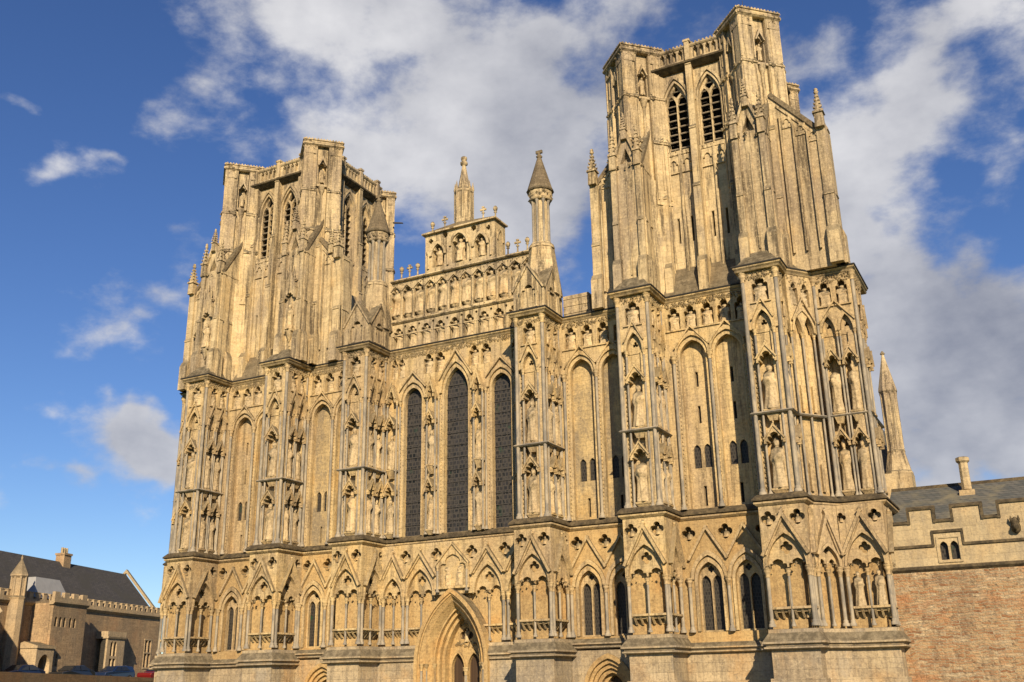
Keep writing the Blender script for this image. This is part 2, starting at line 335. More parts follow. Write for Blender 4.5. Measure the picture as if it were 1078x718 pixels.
def course(mb, path, prof, mat=0, closed=True):   # a moulding mitred round a plan path; prof = [(offset, z)]
    rows = [[(x, y, z) for x, y in mitre(path, o)] for o, z in prof]; n = len(path); k = len(prof)
    P = [q for r in rows for q in r]; fs = []
    for j in range(k if closed else k-1):
        j2 = (j+1) % k
        for i in range(n-1): fs.append((j*n+i, j*n+i+1, j2*n+i+1, j2*n+i))
    if closed: fs += [tuple(j*n for j in range(k)), tuple(j*n+n-1 for j in range(k))]
    mb.add(P, fs, mat)
# ------------------------------------------------------------------ statues (each one continuous carved figure)
def figure_mesh(name, seed, seated=False, mitre_hat=False, slim=1., wings=False, headless=False):
    rnd = random.Random(seed)
    rows = [(0, .150, .115), (.03, .158, .122), (.10, .150, .115), (.2, .138, .108), (.3, .131, .1), (.4, .126, .094), (.48, .122, .09), (.54, .118, .087), (.6, .126, .09),
            (.66, .138, .092), (.72, .148, .09), (.77, .150, .084), (.80, .135, .076), (.825, .075, .06), (.838, .044, .046), (.855, .042, .046), (.87, .052, .058), (.89, .06, .066),
            (.91, .064, .07), (.93, .065, .071), (.95, .061, .067), (.97, .050, .056), (.99, .03, .034), (1.0, .008, .008)]
    if mitre_hat: rows = rows[:20]+[(.945, .066, .072), (.96, .068, .064), (1.0, .052, .040), (1.04, .03, .018), (1.06, .006, .006)]
    if headless: rows = rows[:13]+[(.83, .07, .055), (.845, .05, .045), (.855, .02, .02)]
    n = 26; ph = rnd.random()*6; lean = rnd.uniform(-.02, .02); book = rnd.choice((-1, 1)); arm2 = rnd.random()
    V = []
    for z, rx, ry in rows:
        tilt = lean*math.sin(z*3.1)
        for i in range(n):
            t_ = 2*math.pi*i/n                                   # t=-90 deg is the front (-Y)
            cx, cy = math.cos(t_), math.sin(t_); fold = 0
            if z < .74: c_ = math.cos(6*t_+ph+(5 if seed % 2 else -4)*z); fold = .17*(abs(c_)**.6*(1 if c_ > 0 else -1))*(1-z*.75)
            kx, ky = rx*slim*(1+fold), ry*(1+fold)
            fr = max(0, -cy)
            ex = 0; ey = 0
            ey -= .075*math.exp(-((z-.60-.05*cx*book)/.035)**2)*fr**1.5      # forearms across the body
            ey -= .085*math.exp(-((z-.68)/.05)**2)*max(0, math.cos(t_-(-math.pi/2+.5*book)))**6 # raised hand and book
            ex += (1 if cx > 0 else -1)*.06*math.exp(-((z-.6)/.06)**2)*abs(cx)**3               # elbows
            if .88 < z < .93: ey -= .016*max(0, math.cos(t_+math.pi/2))**10                      # nose
            if .855 < z < .885: ey -= .022*max(0, math.cos(t_+math.pi/2))**2                     # beard
            if z < .02: ey -= .03*fr                                                             # feet
            if seated: ey -= (.10*math.exp(-((z-.40)/.10)**2)+.05*(z < .35))*fr
            if wings: ex += (1 if cx > 0 else -1)*.10*math.exp(-((z-.72)/.16)**2)*max(0, cy+.35)*abs(cx)
            V.append((kx*cx+ex+tilt, ky*cy+ey, z*(1 if not seated else .96)))
    k = len(rows); Fs = [(j*n+i, j*n+(i+1) % n, (j+1)*n+(i+1) % n, (j+1)*n+i) for j in range(k-1) for i in range(n)]
    Fs += [tuple(range(n)), tuple(range((k-1)*n, k*n))]
    me = bpy.data.meshes.new(name); me.from_pydata(V, [], Fs); me.materials.append(MAT['statue'])
    me.polygons.foreach_set('use_smooth', [True]*len(Fs))
    bm = bmesh.new(); bm.from_mesh(me); bmesh.ops.recalc_face_normals(bm, faces=bm.faces); bm.to_mesh(me); bm.free()
    return me
STAND = [figure_mesh('standing_figure', i, mitre_hat=(i == 3), slim=(1, .9, 1.08, 1, .95)[i]) for i in range(5)]+[figure_mesh('standing_figure', 9, headless=True)]
SEAT = [figure_mesh('seated_figure', 20+i, seated=True, slim=1.1) for i in range(3)]
ANGEL = [figure_mesh('winged_figure', 40+i, wings=True) for i in range(3)]
def statue(f, a, o, z, h, label, group, kind='stand', wide=1., turn=None):
    me = random.choice({'stand': STAND, 'seat': SEAT, 'angel': ANGEL}[kind])
    s = bpy.data.objects.new('statue', me); COL.objects.link(s)
    h *= random.uniform(.93, 1.04)
    s.location = f.p(a, o, z); s.scale = (h*wide, h*min(wide, 1.1), h)
    s.rotation_euler = (0, 0, math.atan2(f.n[0], -f.n[1])+(random.uniform(-.25, .25) if turn is None else turn))
    return tag(s, label, 'statue', group)

# ------------------------------------------------------------------ ground
def ground_z(x, y): return 2.55*min(1, max(0, (-x-32)/14.))**1.5 if x < -32 else 0.
xs = [-3000, -400, -150]+[-100+4*i for i in range(26)]+[8, 14, 20, 28, 40, 60, 100, 200, 500, 3000]
ys = [-3000, -400, -120, -80, -60, -40, -25, -15, -8, -3, 3, 8, 14, 20, 28, 36, 44, 60, 100, 300, 3000]
mb = MB(); mb.add([(x, y, ground_z(x, y)-.02) for y in ys for x in xs], [(j*len(xs)+i, j*len(xs)+i+1, (j+1)*len(xs)+i+1, (j+1)*len(xs)+i) for j in range(len(ys)-1) for i in range(len(xs)-1)], 0)
obj('ground', mb, 'grass')['kind'] = 'structure'
mb = MB(); mb.add([(-30, -5, .004), (40, -5, .004), (40, -2.2, .004), (-30, -2.2, .004)], [(0, 1, 2, 3)]); obj('pavement', mb, 'paving')['kind'] = 'structure'
mb = MB(); mb.add([(x, y, 2.55-.012) for x, y in ((-58, -30), (-47.3, -30), (-47.3, 45), (-70, 45))], [(0, 1, 2, 3)]); obj('road', mb, 'asphalt')['kind'] = 'structure'

# ------------------------------------------------------------------ the cathedral: plan and levels
cath = empty('cathedral', (0, 0, 0), 'golden stone gothic cathedral front with two square towers and tiers of niches', 'cathedral')
BU = [(-19.41, -17.32), (-12.80, -10.69), (-6.80, -4.74), (4.74, 6.80), (10.69, 12.80), (17.32, 19.41)]
DP = 2.2
ORD = ['leftmost buttress', 'second buttress from left', 'third buttress from left', 'fourth buttress from left', 'fifth buttress from left', 'rightmost wide buttress']
ZB, ZM, ZT, ZC = 2.92, 9.15, 13.5, 20.62
def front_path(endw=True):
    P = [(-22.0, 4), (-22.0, .3), (-20.4, .3), (-19.41, -.95), (-19.41, -DP)]
    for i, (l, r) in enumerate(BU):
        if i: P += [(l, 0), (l, -DP)]
        P += [(r, -DP)]
        if i < 5: P += [(r, 0)]
    return P+[(19.41, -.95), (20.4, .3), (22.4, .3), (22.4, 4)]
PATH = front_path()

# long mouldings that run round every buttress
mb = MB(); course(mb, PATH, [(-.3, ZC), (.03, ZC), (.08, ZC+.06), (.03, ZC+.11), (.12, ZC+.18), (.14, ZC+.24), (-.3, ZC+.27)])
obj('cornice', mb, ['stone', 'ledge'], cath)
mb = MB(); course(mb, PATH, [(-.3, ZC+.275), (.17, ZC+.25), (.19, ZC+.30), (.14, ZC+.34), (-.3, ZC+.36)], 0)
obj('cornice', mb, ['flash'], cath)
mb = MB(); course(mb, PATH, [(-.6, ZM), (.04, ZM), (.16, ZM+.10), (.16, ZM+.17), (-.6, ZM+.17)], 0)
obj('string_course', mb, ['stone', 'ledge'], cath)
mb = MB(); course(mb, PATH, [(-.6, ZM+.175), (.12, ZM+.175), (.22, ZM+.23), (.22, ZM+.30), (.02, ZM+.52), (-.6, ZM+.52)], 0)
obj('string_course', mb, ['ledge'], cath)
def base_prof(z): return [(-.5, z), (.16, z), (.26, z+.05), (.26, z+.11), (.16, z+.15), (.18, z+.21), (.30, z+.25), (.30, z+.33), (.05, z+.70), (.05, z+.86), (-.5, z+.86)]
def butt_courses(i, b):
    l, r = BU[i]
    P = [(l, .2), (l, -DP), (r, -DP), (r, .2)]
    if i == 0: P = [(-21.65, 4), (-21.65, -.3), (-20.4, -.3), (l, -1.35), (l, -DP), (r, -DP), (r, .2)]
    if i == 5: P = [(l, .2), (l, -DP), (r, -DP), (r, -1.35), (20.4, -.3), (22.4, -.3), (22.4, 4)]
    mb = MB(); course(mb, P, base_prof(ZB-.02)); obj('base_course', mb, ['plinth'], b)
    mb = MB(); course(mb, [(l, 0), (l, -DP), (r, -DP), (r, 0)], [(-.35, ZT-.06), (-.09, ZT-.06), (-.02, ZT), (-.09, ZT+.06), (-.35, ZT+.06)]); obj('string_course', mb, ['shaft'], b)
def end_course(P, b):
    mb = MB(); course(mb, P, [(-.35, ZT-.06), (-.02, ZT-.06), (.05, ZT), (-.02, ZT+.06), (-.35, ZT+.06)]); obj('string_course', mb, ['shaft'], b)

# shafts: a grey colonnette with moulded base and carved capital (its own object)
SH = {}
def shaft(f, a, o, z0, z1, r, parent, cap=True):
    key = (round(r, 3), round(z1-z0, 2), cap)
    x, y, z = f.p(a, o, z0); h = z1-z0
    if key in SH: return copyobj(SH[key], parent, (x, y, z0))
    mb = MB()
    lathe(mb, x, y, [(r*1.9, z0), (r*1.9, z0+r*1.2), (r*1.25, z0+r*2), (r*1.45, z0+r*2.6), (r, z0+r*3.2)], 8, 0)
    c = r*5 if cap else r*.5
    lathe(mb, x, y, [(r, z0+r*3.1), (r, z1-c)], 8, 0)
    if cap: lathe(mb, x, y, [(r*1.25, z1-c-.01), (r*1.0, z1-c+r*.6), (r*1.35, z1-r*2.8), (r*2.0, z1-r*1.7), (r*1.6, z1-r*1.2), (r*2.1, z1-r*.9), (r*2.1, z1)], 8, 1)
    s = obj('shaft', mb, ['shaft', 'stone'], parent, (x, y, z0)); SH[key] = s
    return s
def crockets(mb, f, a, o, z0, z1, step=.21, s=.042):       # dog-tooth running up a hollow
    z = z0
    while z < z1:
        P = [f.p(a-s, o, z), f.p(a+s, o, z), f.p(a+s, o, z+s*2), f.p(a-s, o, z+s*2), f.p(a, o+s*1.5, z+s)]
        mb.add(P, [(0, 1, 4), (1, 2, 4), (2, 3, 4), (3, 0, 4)]); z += step
def bosses(mb, f, a0, a1, z0, z1, o, n, s=.05):            # small carved foliage knobs
    for i in range(n):
        a = random.uniform(a0, a1); z = random.uniform(z0, z1); q = s*random.uniform(.6, 1.3)
        P = [f.p(a-q, o, z), f.p(a, o, z-q), f.p(a+q, o, z), f.p(a, o, z+q), f.p(a, o+q*1.2, z)]
        mb.add(P, [(0, 1, 4), (1, 2, 4), (2, 3, 4), (3, 0, 4)])

def canopy(f, ac, hw, zs, zap, depth, parent, ped=None):
    """a gabled tabernacle head on its two brackets and the corbel the figure stands on"""
    mb = MB(); e = .05
    tre = trefoil(ac, hw*.74, zs, (zap-zs)*.50)
    plate(mb, f, [(ac-hw-e, zs-.06), (ac-hw*.74, zs-.06)]+tre+[(ac+hw*.74, zs-.06), (ac+hw+e, zs-.06), (ac+hw+e, zs+.10), (ac, zap), (ac-hw-e, zs+.10)], [], -depth, .14)
    gable(mb, f, ac-hw-e-.03, zs+.07, ac, zap+.07, ac+hw+e+.03, zs+.07, .08, .12, .21)
    for s in (-1, 1): box(mb, f, ac+s*hw-.05, ac+s*hw+.05, zs-.16, zs-.07, -.06, .15)
    P = [f.p(ac-.05, .1, zap+.12), f.p(ac+.05, .1, zap+.12), f.p(ac, .15, zap+.12), f.p(ac, .1, zap+.02), f.p(ac, .1, zap+.24)]
    mb.add(P, [(0, 2, 4), (2, 1, 4), (0, 2, 3), (2, 1, 3), (0, 1, 4), (0, 1, 3)])
    nich = obj('niche', mb, 'stone', parent)
    if ped:
        mb = MB()
        z0, z1 = ped; w = hw*.82
        P = [f.p(ac-w*.5, -depth, z0), f.p(ac+w*.5, -depth, z0), f.p(ac+w*.5, -.12, z0), f.p(ac-w*.5, -.12, z0), f.p(ac-w, -depth, z1), f.p(ac+w, -depth, z1), f.p(ac+w, .02, z1), f.p(ac-w, .02, z1)]
        mb.add(P, [(0, 1, 2, 3), (0, 1, 5, 4), (1, 2, 6, 5), (2, 3, 7, 6), (3, 0, 4, 7)])
        box(mb, f, ac-w-.02, ac+w+.02, z1+.003, z1+.09, -depth, .04)
        obj('pedestal', mb, 'stone', parent)
    return nich

def tier_face(f, w, cols, piers, parent, where, group_n, corner=True, statues=True, big=2.28, gables=None, dog=True, dep=.5):
    """the statue tiers between the two strings on one face: cols = (centre, half width)"""
    Z0 = 9.66
    mb = MB()                                               # head of the tier: arches and the frieze niches above them
    outer = [(.004, 17.64)]; holes = []
    for ac, hw in cols:
        outer += gothic(ac, hw, 17.66, 18.62 if hw > .36 else 18.5); holes.append(hole(trefoil(ac, hw*.92, 19.72, .55), 19.02))
    outer += [(w-.004, 17.64), (w-.004, ZC+.02), (.004, ZC+.02)]
    plate(mb, f, outer, holes, -min(.34, dep-.03), 0)
    for ac, hw in cols:
        archbar(mb, f, ac, hw-.02, hw+.10, 17.66, 18.58 if hw > .36 else 18.46, 18.78, .003, .07)
        box(mb, f, ac-hw-.06, ac+hw+.06, 18.95, 19.02, .003, .09)
        box(mb, f, ac-hw-.03, ac+hw+.03, 16.5, 17.62, -.6, -.24)
        plate(mb, f, hole(gothic(ac, hw-.02, 17.72, 18.5), 17.5), [quatre(ac, 17.98, hw*.38, 3, 18)], -.3, -.2)
    for g in (gables or [(ac-hw-.12, ac, ac+hw+.12) for ac, hw in cols]): gable(mb, f, g[0], 18.15, g[1], 19.28, g[2], 18.15, .07, .06, .15)
    bosses(mb, f, .05, w-.05, 20.2, 20.6, .0, int(46*w), .07)
    for pa0, pa1 in piers:
        box(mb, f, pa0, pa1, Z0-.05, 17.63, -.6, -.26 if dep > .4 else -.16)
        if dog: crockets(mb, f, (pa0+pa1)/2, -.26 if dep > .4 else -.16, Z0+.3, 17.4, .24, .06)
    obj('arch_head', mb, 'stone', parent)
    for i, (ac, hw) in enumerate(cols):
        canopy(f, ac, hw, 12.16, 12.86, dep, parent, (9.62, 9.84))
        canopy(f, ac, hw, 16.08, 16.80, dep, parent, (13.12, 13.58))
        for s in (-1, 1):
            shaft(f, ac+s*(hw+.02), -.06, Z0, 17.66, .06 if hw > .36 else .05, parent)
        if statues:
            n = '' if len(cols) == 1 else (', left of pair' if i == 0 else ', right of pair')
            wd = min(1.05, hw*2*.86/(2.15*.36))
            statue(f, ac, .02-dep*.46, 9.94, big*.99, f'robed saint in lower niche, {where}{n}', group_n, 'stand', wd)
            statue(f, ac, .02-dep*.46, 13.68, big, f'robed saint in upper niche, {where}{n}', group_n, 'stand', wd)
            statue(f, ac, -.17, 19.03, 1.02, f'small frieze figure under cornice, {where}{n}', 'small figures in the frieze below the cornice', 'seat', min(1.75, hw*2*.92/(.36)))

def gablets(f, w, units, parent, zcap=6.42, zap=8.85, foot=6.95, quats=(), peds=True, back=None, statues=None, name='gablet', o_in=-.32, skip=(), start=.004):
    """gabled twin-light blind arcade: units = (a0, a1)"""
    mb = MB(); outer = [(start, zcap)]
    for a0, a1 in units:
        ac = (a0+a1)/2; hw = (a1-a0)/2-.17
        outer += gothic(ac, hw, zcap+.02, zcap+.02+hw*1.75 if hw < .8 else zcap+1.48)
    outer += [(w-.004, zcap), (w-.004, ZM+.02), (start, ZM+.02)]
    plate(mb, f, outer, [quatre(a, z, r) for a, z, r in quats], o_in, 0)
    for a, z, r in quats:                                    # little carved bust inside each quatrefoil
        x, y, zz = f.p(a, -.26, z); lathe(mb, x, y, [(r*.5, z-r*.7), (r*.42, z-.05*r), (r*.2, z+.1*r), (r*.24, z+.3*r), (r*.06, z+.5*r)], 6)
    for a0, a1 in units:
        ac = (a0+a1)/2; hw = (a1-a0)/2-.17; za = zcap+.02+hw*1.75 if hw < .8 else zcap+1.48
        archbar(mb, f, ac, hw-.015, hw+.09, zcap+.02, za-.02, za+.13, .003, .06)
        h2 = hw/2-.03
        low = trefoil(ac-hw/2, h2, zcap-.02, .36)+trefoil(ac+hw/2, h2, zcap-.02, .36)
        A = gothic(ac, hw-.01, zcap+.03, za-.02)
        plate(mb, f, [(ac-hw, zcap-.12)]+[(ac-hw+.02, zcap-.12)]+low+[(ac+hw-.02, zcap-.12), (ac+hw, zcap-.12)]+A[::-1], [quatre(ac, zcap+.62+hw*.24, hw*.33)], o_in+.03, o_in+.15)
        gable(mb, f, a0-.03, foot, ac, zap+.06, a1+.03, foot, .13, .02, .22)
        gable(mb, f, a0+.14, foot+.02, ac, zap-.22, a1-.14, foot+.02, .07, .02, .12)
    for a0, a1 in units:
        ac = (a0+a1)/2
        bosses(mb, f, a0+.1, a1-.1, zcap+.0, zcap+.14, .04, 7, .06)
        x, y, _ = f.p(ac, .08, 0); lathe(mb, x, y, [(.04, zap-.05), (.10, zap+.08), (.05, zap+.14), (.03, zap+.2)], 6)
    obj(name, mb, 'stone', parent)
    for i, (a0, a1) in enumerate(units):
        ac = (a0+a1)/2; hw = (a1-a0)/2-.17
        for a in ({round(a0+.12, 3), round(a1-.12, 3)}): 
            if a not in skip: shaft(f, a, -.09, 3.86, zcap, .085, parent)
        shaft(f, ac, -.14, 3.86, zcap-.1, .06, parent)
        if peds:
            pb = MB()
            for s in (-1, 1):
                c = ac+s*hw/2; q = hw/2-.05
                box(pb, f, c-q-.02, c+q+.02, 4.60, 4.70, -.5, -.03)
                for d in (-.78, 0, .78):
                    e = c+d*q; P = [f.p(e-.035, -.5, 4.22), f.p(e+.035, -.5, 4.22), f.p(e+.035, -.4, 4.22), f.p(e-.035, -.4, 4.22), f.p(e-.06, -.5, 4.597), f.p(e+.06, -.5, 4.597), f.p(e+.06, -.08, 4.597), f.p(e-.06, -.08, 4.597)]
                    pb.add(P, [(0, 1, 2, 3), (0, 1, 5, 4), (1, 2, 6, 5), (2, 3, 7, 6), (3, 0, 4, 7), (4, 5, 6, 7)])
                box(pb, f, c-q, c+q, 4.47, 4.598, -.5, -.2)
            obj('corbel_shelf', pb, 'stone', parent)

# ------------------------------------------------------------------ six buttresses
for i, (l, r) in enumerate(BU):
    where = 'front of '+ORD[i]; side = 'right flank of '+ORD[i]
    w = r-l; mb = MB(); W = F(l, -DP, 0)
    # core: plinth (wide), arcade stage, statue stage
    box(mb, F(0, 0), l+.0, r-.0, 0, ZB, -.3, DP, 1)
    box(mb, F(0, 0), l-.12, r+.12, 0, 1.72, -.3, DP+.12, 1)
    box(mb, F(0, 0), l+.04, r-.5, ZB, ZM+.1, -.4, DP-.5, 2)
    box(mb, F(0, 0), l+.17, r-.17-.35, ZM, ZC+.1, -.4, DP-.68, 0)
    b = obj('buttress', mb, ['stone', 'plinth', 'orange'], cath); butt_courses(i, b)
    gablets(W, w, [(0, w)], b, quats=[(.40, 8.56, .35), (w-.39, 8.56, .35)])
    S = F(r, -DP, 90)
    if i < 5: gablets(S, DP, [(.2, DP-.06)], b, quats=[(DP-.42, 8.56, .34)], start=.322)
    e = .17; Wm = F(l+e, -DP+e, 0); Sm = F(r-e, -DP+e, 90); wm = w-2*e; ds = DP-e
    tier_face(Wm, wm, [(wm/2, wm/2-.44)], [(.10, .36), (wm-.36, wm-.10)], b, where, 'tall saints in the buttress niches')
    if i < 5: tier_face(Sm, ds, [(.70, .31), (1.50, .31)], [(.06, .30), (1.06, 1.14), (ds-.16, ds-.02)], b, side, 'tall saints in the buttress niches', big=2.15, dep=.34)
    else:
        tier_face(Sm, 1.08, [(.62, .24)], [(.10, .32), (.92, 1.06)], b, side, 'tall saints in the buttress niches', big=2.15, dep=.34)
        gablets(S, .95, [(.2, .95)], b, quats=[], start=.322)
    for a, o in ((.07, -.02), (wm-.07, -.02)): shaft(Wm, a, o, 9.66, ZC, .10, b)
    if i < 5: shaft(Sm, ds-.5+.36, -.03, 9.66, ZC, .08, b)
    shaft(Wm, .07, -.30, 9.66, ZC, .07, b)

# outer returns of the tower fronts: a splayed face and a west-facing face beyond the outermost buttresses
for sgn, nm in ((1, 'narrow wall right of rightmost buttress'), (-1, 'narrow wall left of leftmost buttress')):
    mb = MB()
    X0, X1 = (20.4, 22.4) if sgn > 0 else (-22.0, -20.4)
    def pl(z0, z1, ins, mat):
        pts = [(19.41*sgn, .6), (19.41*sgn, -.95+ins), (20.4*sgn-ins*.3*sgn, .3+ins), ((22.4 if sgn > 0 else 22.0)*sgn-ins*sgn, .3+ins), ((22.4 if sgn > 0 else 22.0)*sgn-ins*sgn, 4)]
        frustum(mb, pts, z0, pts, z1, mat)
    xe = 22.4 if sgn > 0 else 21.65
    low = [(19.41*sgn, .6), (19.41*sgn, -1.35), (20.4*sgn, -.3), (xe*sgn, -.3), (xe*sgn, 4)]
    frustum(mb, low, 0, low, ZB, 1); frustum(mb, [(x+.12*sgn*(abs(x) > 20), y-.12*(y < 0)) for x, y in low], 0, [(x+.12*sgn*(abs(x) > 20), y-.12*(y < 0)) for x, y in low], 1.72, 1)
    ins = .5; lo2 = [(19.41*sgn, .6), (19.41*sgn, -.75), (20.25*sgn, .2), ((21.9 if sgn > 0 else 21.6)*sgn, .2), ((21.9 if sgn > 0 else 21.6)*sgn, 4)]
    frustum(mb, lo2, ZB, lo2, ZM+.1, 2); pl(ZM, ZC+.1, .55, 0)
    b = obj('buttress', mb, ['stone', 'plinth', 'orange'], cath)
    end_course([(19.41, -.95), (20.4, .3), (22.4, .3), (22.4, 4)] if sgn > 0 else [(-22.0, 4), (-22.0, .3), (-20.4, .3)], b)
    W = F(X0, .3-.0, 0); w = 2.0 if sgn > 0 else 1.6
    gablets(F(X0+(.3 if sgn < 0 else 0), -.3, 0), 2.0 if sgn > 0 else 1.3, [(0.02, 2.0 if sgn > 0 else 1.3)], b, quats=[(.15, 8.6, .24), (w-.38, 8.6, .3)] if sgn > 0 else [])
    tier_face(W, w, [(.56, .33), (1.40, .33)] if sgn > 0 else [(.5, .3), (1.2, .3)], [(.02, .14), (.92, 1.04), (1.78, 1.98)] if sgn > 0 else [(.02, .14), (.82, .88)], b, nm, 'tall saints in the buttress niches', gables=[(.1, .98, 1.88)] if sgn > 0 else None)
    D = F(19.41, -.95, 51.6) if sgn > 0 else F(-20.4, .3, -51.6)
    Dl = F(19.41, -1.35, 46.7) if sgn > 0 else F(-20.4, -.3, -46.7); wd = 1.58; wl = 1.44
    gablets(Dl, wl, [(.05, wl)], b, quats=[], peds=False)
    mb = MB()                                                # blank lancet panels with thin shafts on the splay
    outer = [(.004, 17.64)]
    for c in (.42, 1.10): outer += gothic(c, .27, 17.66, 18.5)
    plate(mb, D, outer+[(wd-.004, 17.64), (wd-.004, ZC+.02), (.004, ZC+.02)], [hole(trefoil(c, .24, 19.72, .5), 19.02) for c in (.42, 1.10)], -.3, 0)
    archbar(mb, D, .76, .6, .70, 17.66, 18.75, 18.9, .003, .08); gable(mb, D, .04, 18.2, .76, 19.45, 1.5, 18.2, .07, .06, .15)
    for c in (.42, 1.10):
        box(mb, D, c-.05, c+.09, 9.9, 11.2, -.28, -.16); box(mb, D, c-.05, c+.09, 13.7, 15.0, -.28, -.16)
    box(mb, D, .0, wd, 9.6, 17.66, -.6, -.30); bosses(mb, D, .05, wd-.05, 20.15, 20.58, 0, 36)
    obj('arch_head', mb, 'stone', b)
    for a in (.10, .76, 1.46): shaft(D, a, -.12, 9.66, 17.66, .055, b)
    for c, t_ in ((.42, 'left'), (1.10, 'right')): statue(D, c, -.16, 19.03, 1.0, f'small frieze figure in {t_} niche, splayed face beside {ORD[5 if sgn > 0 else 0]}', 'small figures in the frieze below the cornice', 'seat', 1.1)
    for a in (.08, w-.06): shaft(W, a, -.02, 9.66, ZC, .09, b)
    if sgn > 0:
        E = F(22.4, .3, 90)
        gablets(F(22.4, -.3, 90), 2.2, [(.2, 2.2)], b, quats=[], start=.322); tier_face(E, 2.0, [(.74, .28), (1.50, .28)], [(.10, .38), (1.07, 1.17), (1.8, 1.98)], b, 'the far right end', '', statues=False)
        for k, c in enumerate((.55, 1.45)): statue(F(X0, -.3, 0), c, -.22, 4.69, 1.62, f"{'worn' if k == 0 else 'dark stained'} saint in {'left' if k == 0 else 'right'} half of the lower arcade's far right arch", 'saints of the lower arcade', 'stand', .9)

# ------------------------------------------------------------------ bays between the buttresses
def win_pair(mb, f, c, z0, z1, hw, gap):
    return [hole(gothic(c+s*gap, hw, z1-.3, z1), z0) for s in (-1, 1)]
def bay(l, r, cs, hw, nm, door=None, patch=False, tower=True):
    f = F(0, 0, 0); mb = MB()
    # plinth
    P = [(l, 0), (r, 0), (r, ZB+.3), (l, ZB+.3)]
    hs = []
    if door is not None:
        g = hole(gothic(door, 1.30, 1.35, 3.02), 0)
        P = [(l, 0)]+g+[(r, 0), (r, ZB+.3), (l, ZB+.3)]
    plate(mb, f, P, [], -.6, .10, 1)
    zb = 3.28 if door is not None else 2.92
    profile(mb, f, l, r, [(-.4, zb), (.22, zb), (.30, zb+.05), (.30, zb+.10), (.22, zb+.14), (.24, zb+.18), (.36, zb+.22), (.36, zb+.28), (.14, zb+.48), (-.4, zb+.48)], 1)
    # arcade stage with the two-light windows
    holes = [hole(gothic(c, .62, 6.2, 7.12), 3.86) for c in cs]
    mids = [(cs[0]+cs[1])/2]
    qs = [(m, 8.5, .37) for m in mids]+[(max(l+.42, cs[0]-.93), 8.5, .36), (min(r-.42, cs[1]+.93), 8.5, .36)]
    plate(mb, f, [(l-.48, 3.3), (r+.48, 3.3), (r+.48, ZM+.1), (l-.48, ZM+.1)], holes+[quatre(a, z, q) for a, z, q in qs], -.5, 0, 2)
    for a, z, q in qs:
        x, y, _ = f.p(a, -.3, z); lathe(mb, x, y, [(q*.5, z-q*.7), (q*.42, z), (q*.2, z+.1*q), (q*.24, z+.3*q), (q*.06, z+.5*q)], 6, 0)
    box(mb, f, l-.6, r+.6, 3.3, ZC+.1, -1.2, -.62, 0)
    for c in cs:
        archbar(mb, f, c, .60, .74, 6.2, 7.10, 7.32, .003, .08, 3.9); archbar(mb, f, c, .76, .92, 6.3, 7.42, 7.66, .003, .14)
        gable(mb, f, c-1.0, 7.25, c, 8.86, c+1.0, 7.25, .11, .02, .18)
    # statue stage: two tall blind arches
    plate(mb, f, [(l-.66, ZM+.1), (r+.66, ZM+.1), (r+.66, ZC+.02), (l-.66, ZC+.02)], [hole(gothic(c, hw-.10, 17.5, 18.42), 9.68) for c in cs]+[hole(trefoil(a, .345, 19.74, .55), 19.06) for a in fr(l, r)], -.42, 0, 0)
    for c in cs:
        pan = [(c-hw, 9.6), (c+hw, 9.6), (c+hw, 18.6), (c-hw, 18.6)]
        hs = win_pair(mb, f, c, 11.75, 12.95, .19, .27)+[hole([(c-.075, 10.84), (c+.075, 10.84)], 9.85)]
        if tower: hs += [[(c-.075, 15.95), (c+.075, 15.95), (c+.075, 16.75), (c-.075, 16.75)], [(c-.075, 14.03), (c+.075, 14.03), (c+.075, 14.94), (c-.075, 14.94)]]
        plate(mb, f, pan, hs, -.6, -.40, 3)
        archbar(mb, f, c, hw-.14, hw-.05, 17.5, 18.38, 18.52, -.16, .03, 9.7)
        archbar(mb, f, c, hw+.0, hw+.12, 17.6, 18.62, 18.84, .003, .13)
        gable(mb, f, c-hw-.14, 18.05, c, 19.18, c+hw+.14, 18.05, .08, .06, .18)
        crockets(mb, f, c-hw-.03, .0, 9.9, 17.4); crockets(mb, f, c+hw+.03, .0, 9.9, 17.4)
    bosses(mb, f, l, r, 20.28, 20.58, 0, int(46*(r-l)), .075)
    box(mb, f, l, r, 18.97, 19.05, .003, .08)
    b = obj('wall_bay', mb, ['stone', 'plinth', 'orange', 'patch' if patch else 'stone'], cath)
    for c in cs:
        wb = MB()                                            # glazing and tracery
        plate(wb, f, hole(gothic(c, .66, 6.2, 7.14), 3.84), [], -.60, -.44, 1)
        plate(wb, f, hole(gothic(c, .62, 6.2, 7.12), 3.86), [hole(gothic(c-.28, .245, 6.1, 6.5, 4), 3.95), hole(gothic(c+.28, .245, 6.1, 6.5, 4), 3.95), quatre(c, 6.78, .17)], -.43, -.26, 0)
        obj('window', wb, ['stone', 'glass'], b)
        wb = MB(); 
        for s in (-1, 1): plate(wb, f, hole(gothic(c+s*.27, .21, 12.62, 12.97), 11.72), [], -.62, -.52, 0)
        obj('window', wb, ['glass'], b)
        wb = MB(); box(wb, f, c-.1, c+.1, 9.8, 10.9, -.615, -.59, 0)
        if tower: box(wb, f, c-.1, c+.1, 14.0, 16.8, -.615, -.59, 0)
        obj('slit_window', wb, ['void'], b)
    xs_ = sorted({round(cs[0]-hw-.17, 2), round((cs[0]+cs[1])/2, 2), round(cs[1]+hw+.17, 2)})
    for a in xs_:
        shaft(f, a, .12, 9.66, 17.62, .085, b); shaft(f, a, .10, 3.86, 6.38, .085, b)
    for k, a in enumerate(fr(l, r)):
        if True: statue(f, a, -.17, 19.06, 1.02, f'{("first","second","third","fourth","fifth")[k]} small frieze figure from left, under cornice of {nm}', 'small figures in the frieze below the cornice', 'seat', 1.6)
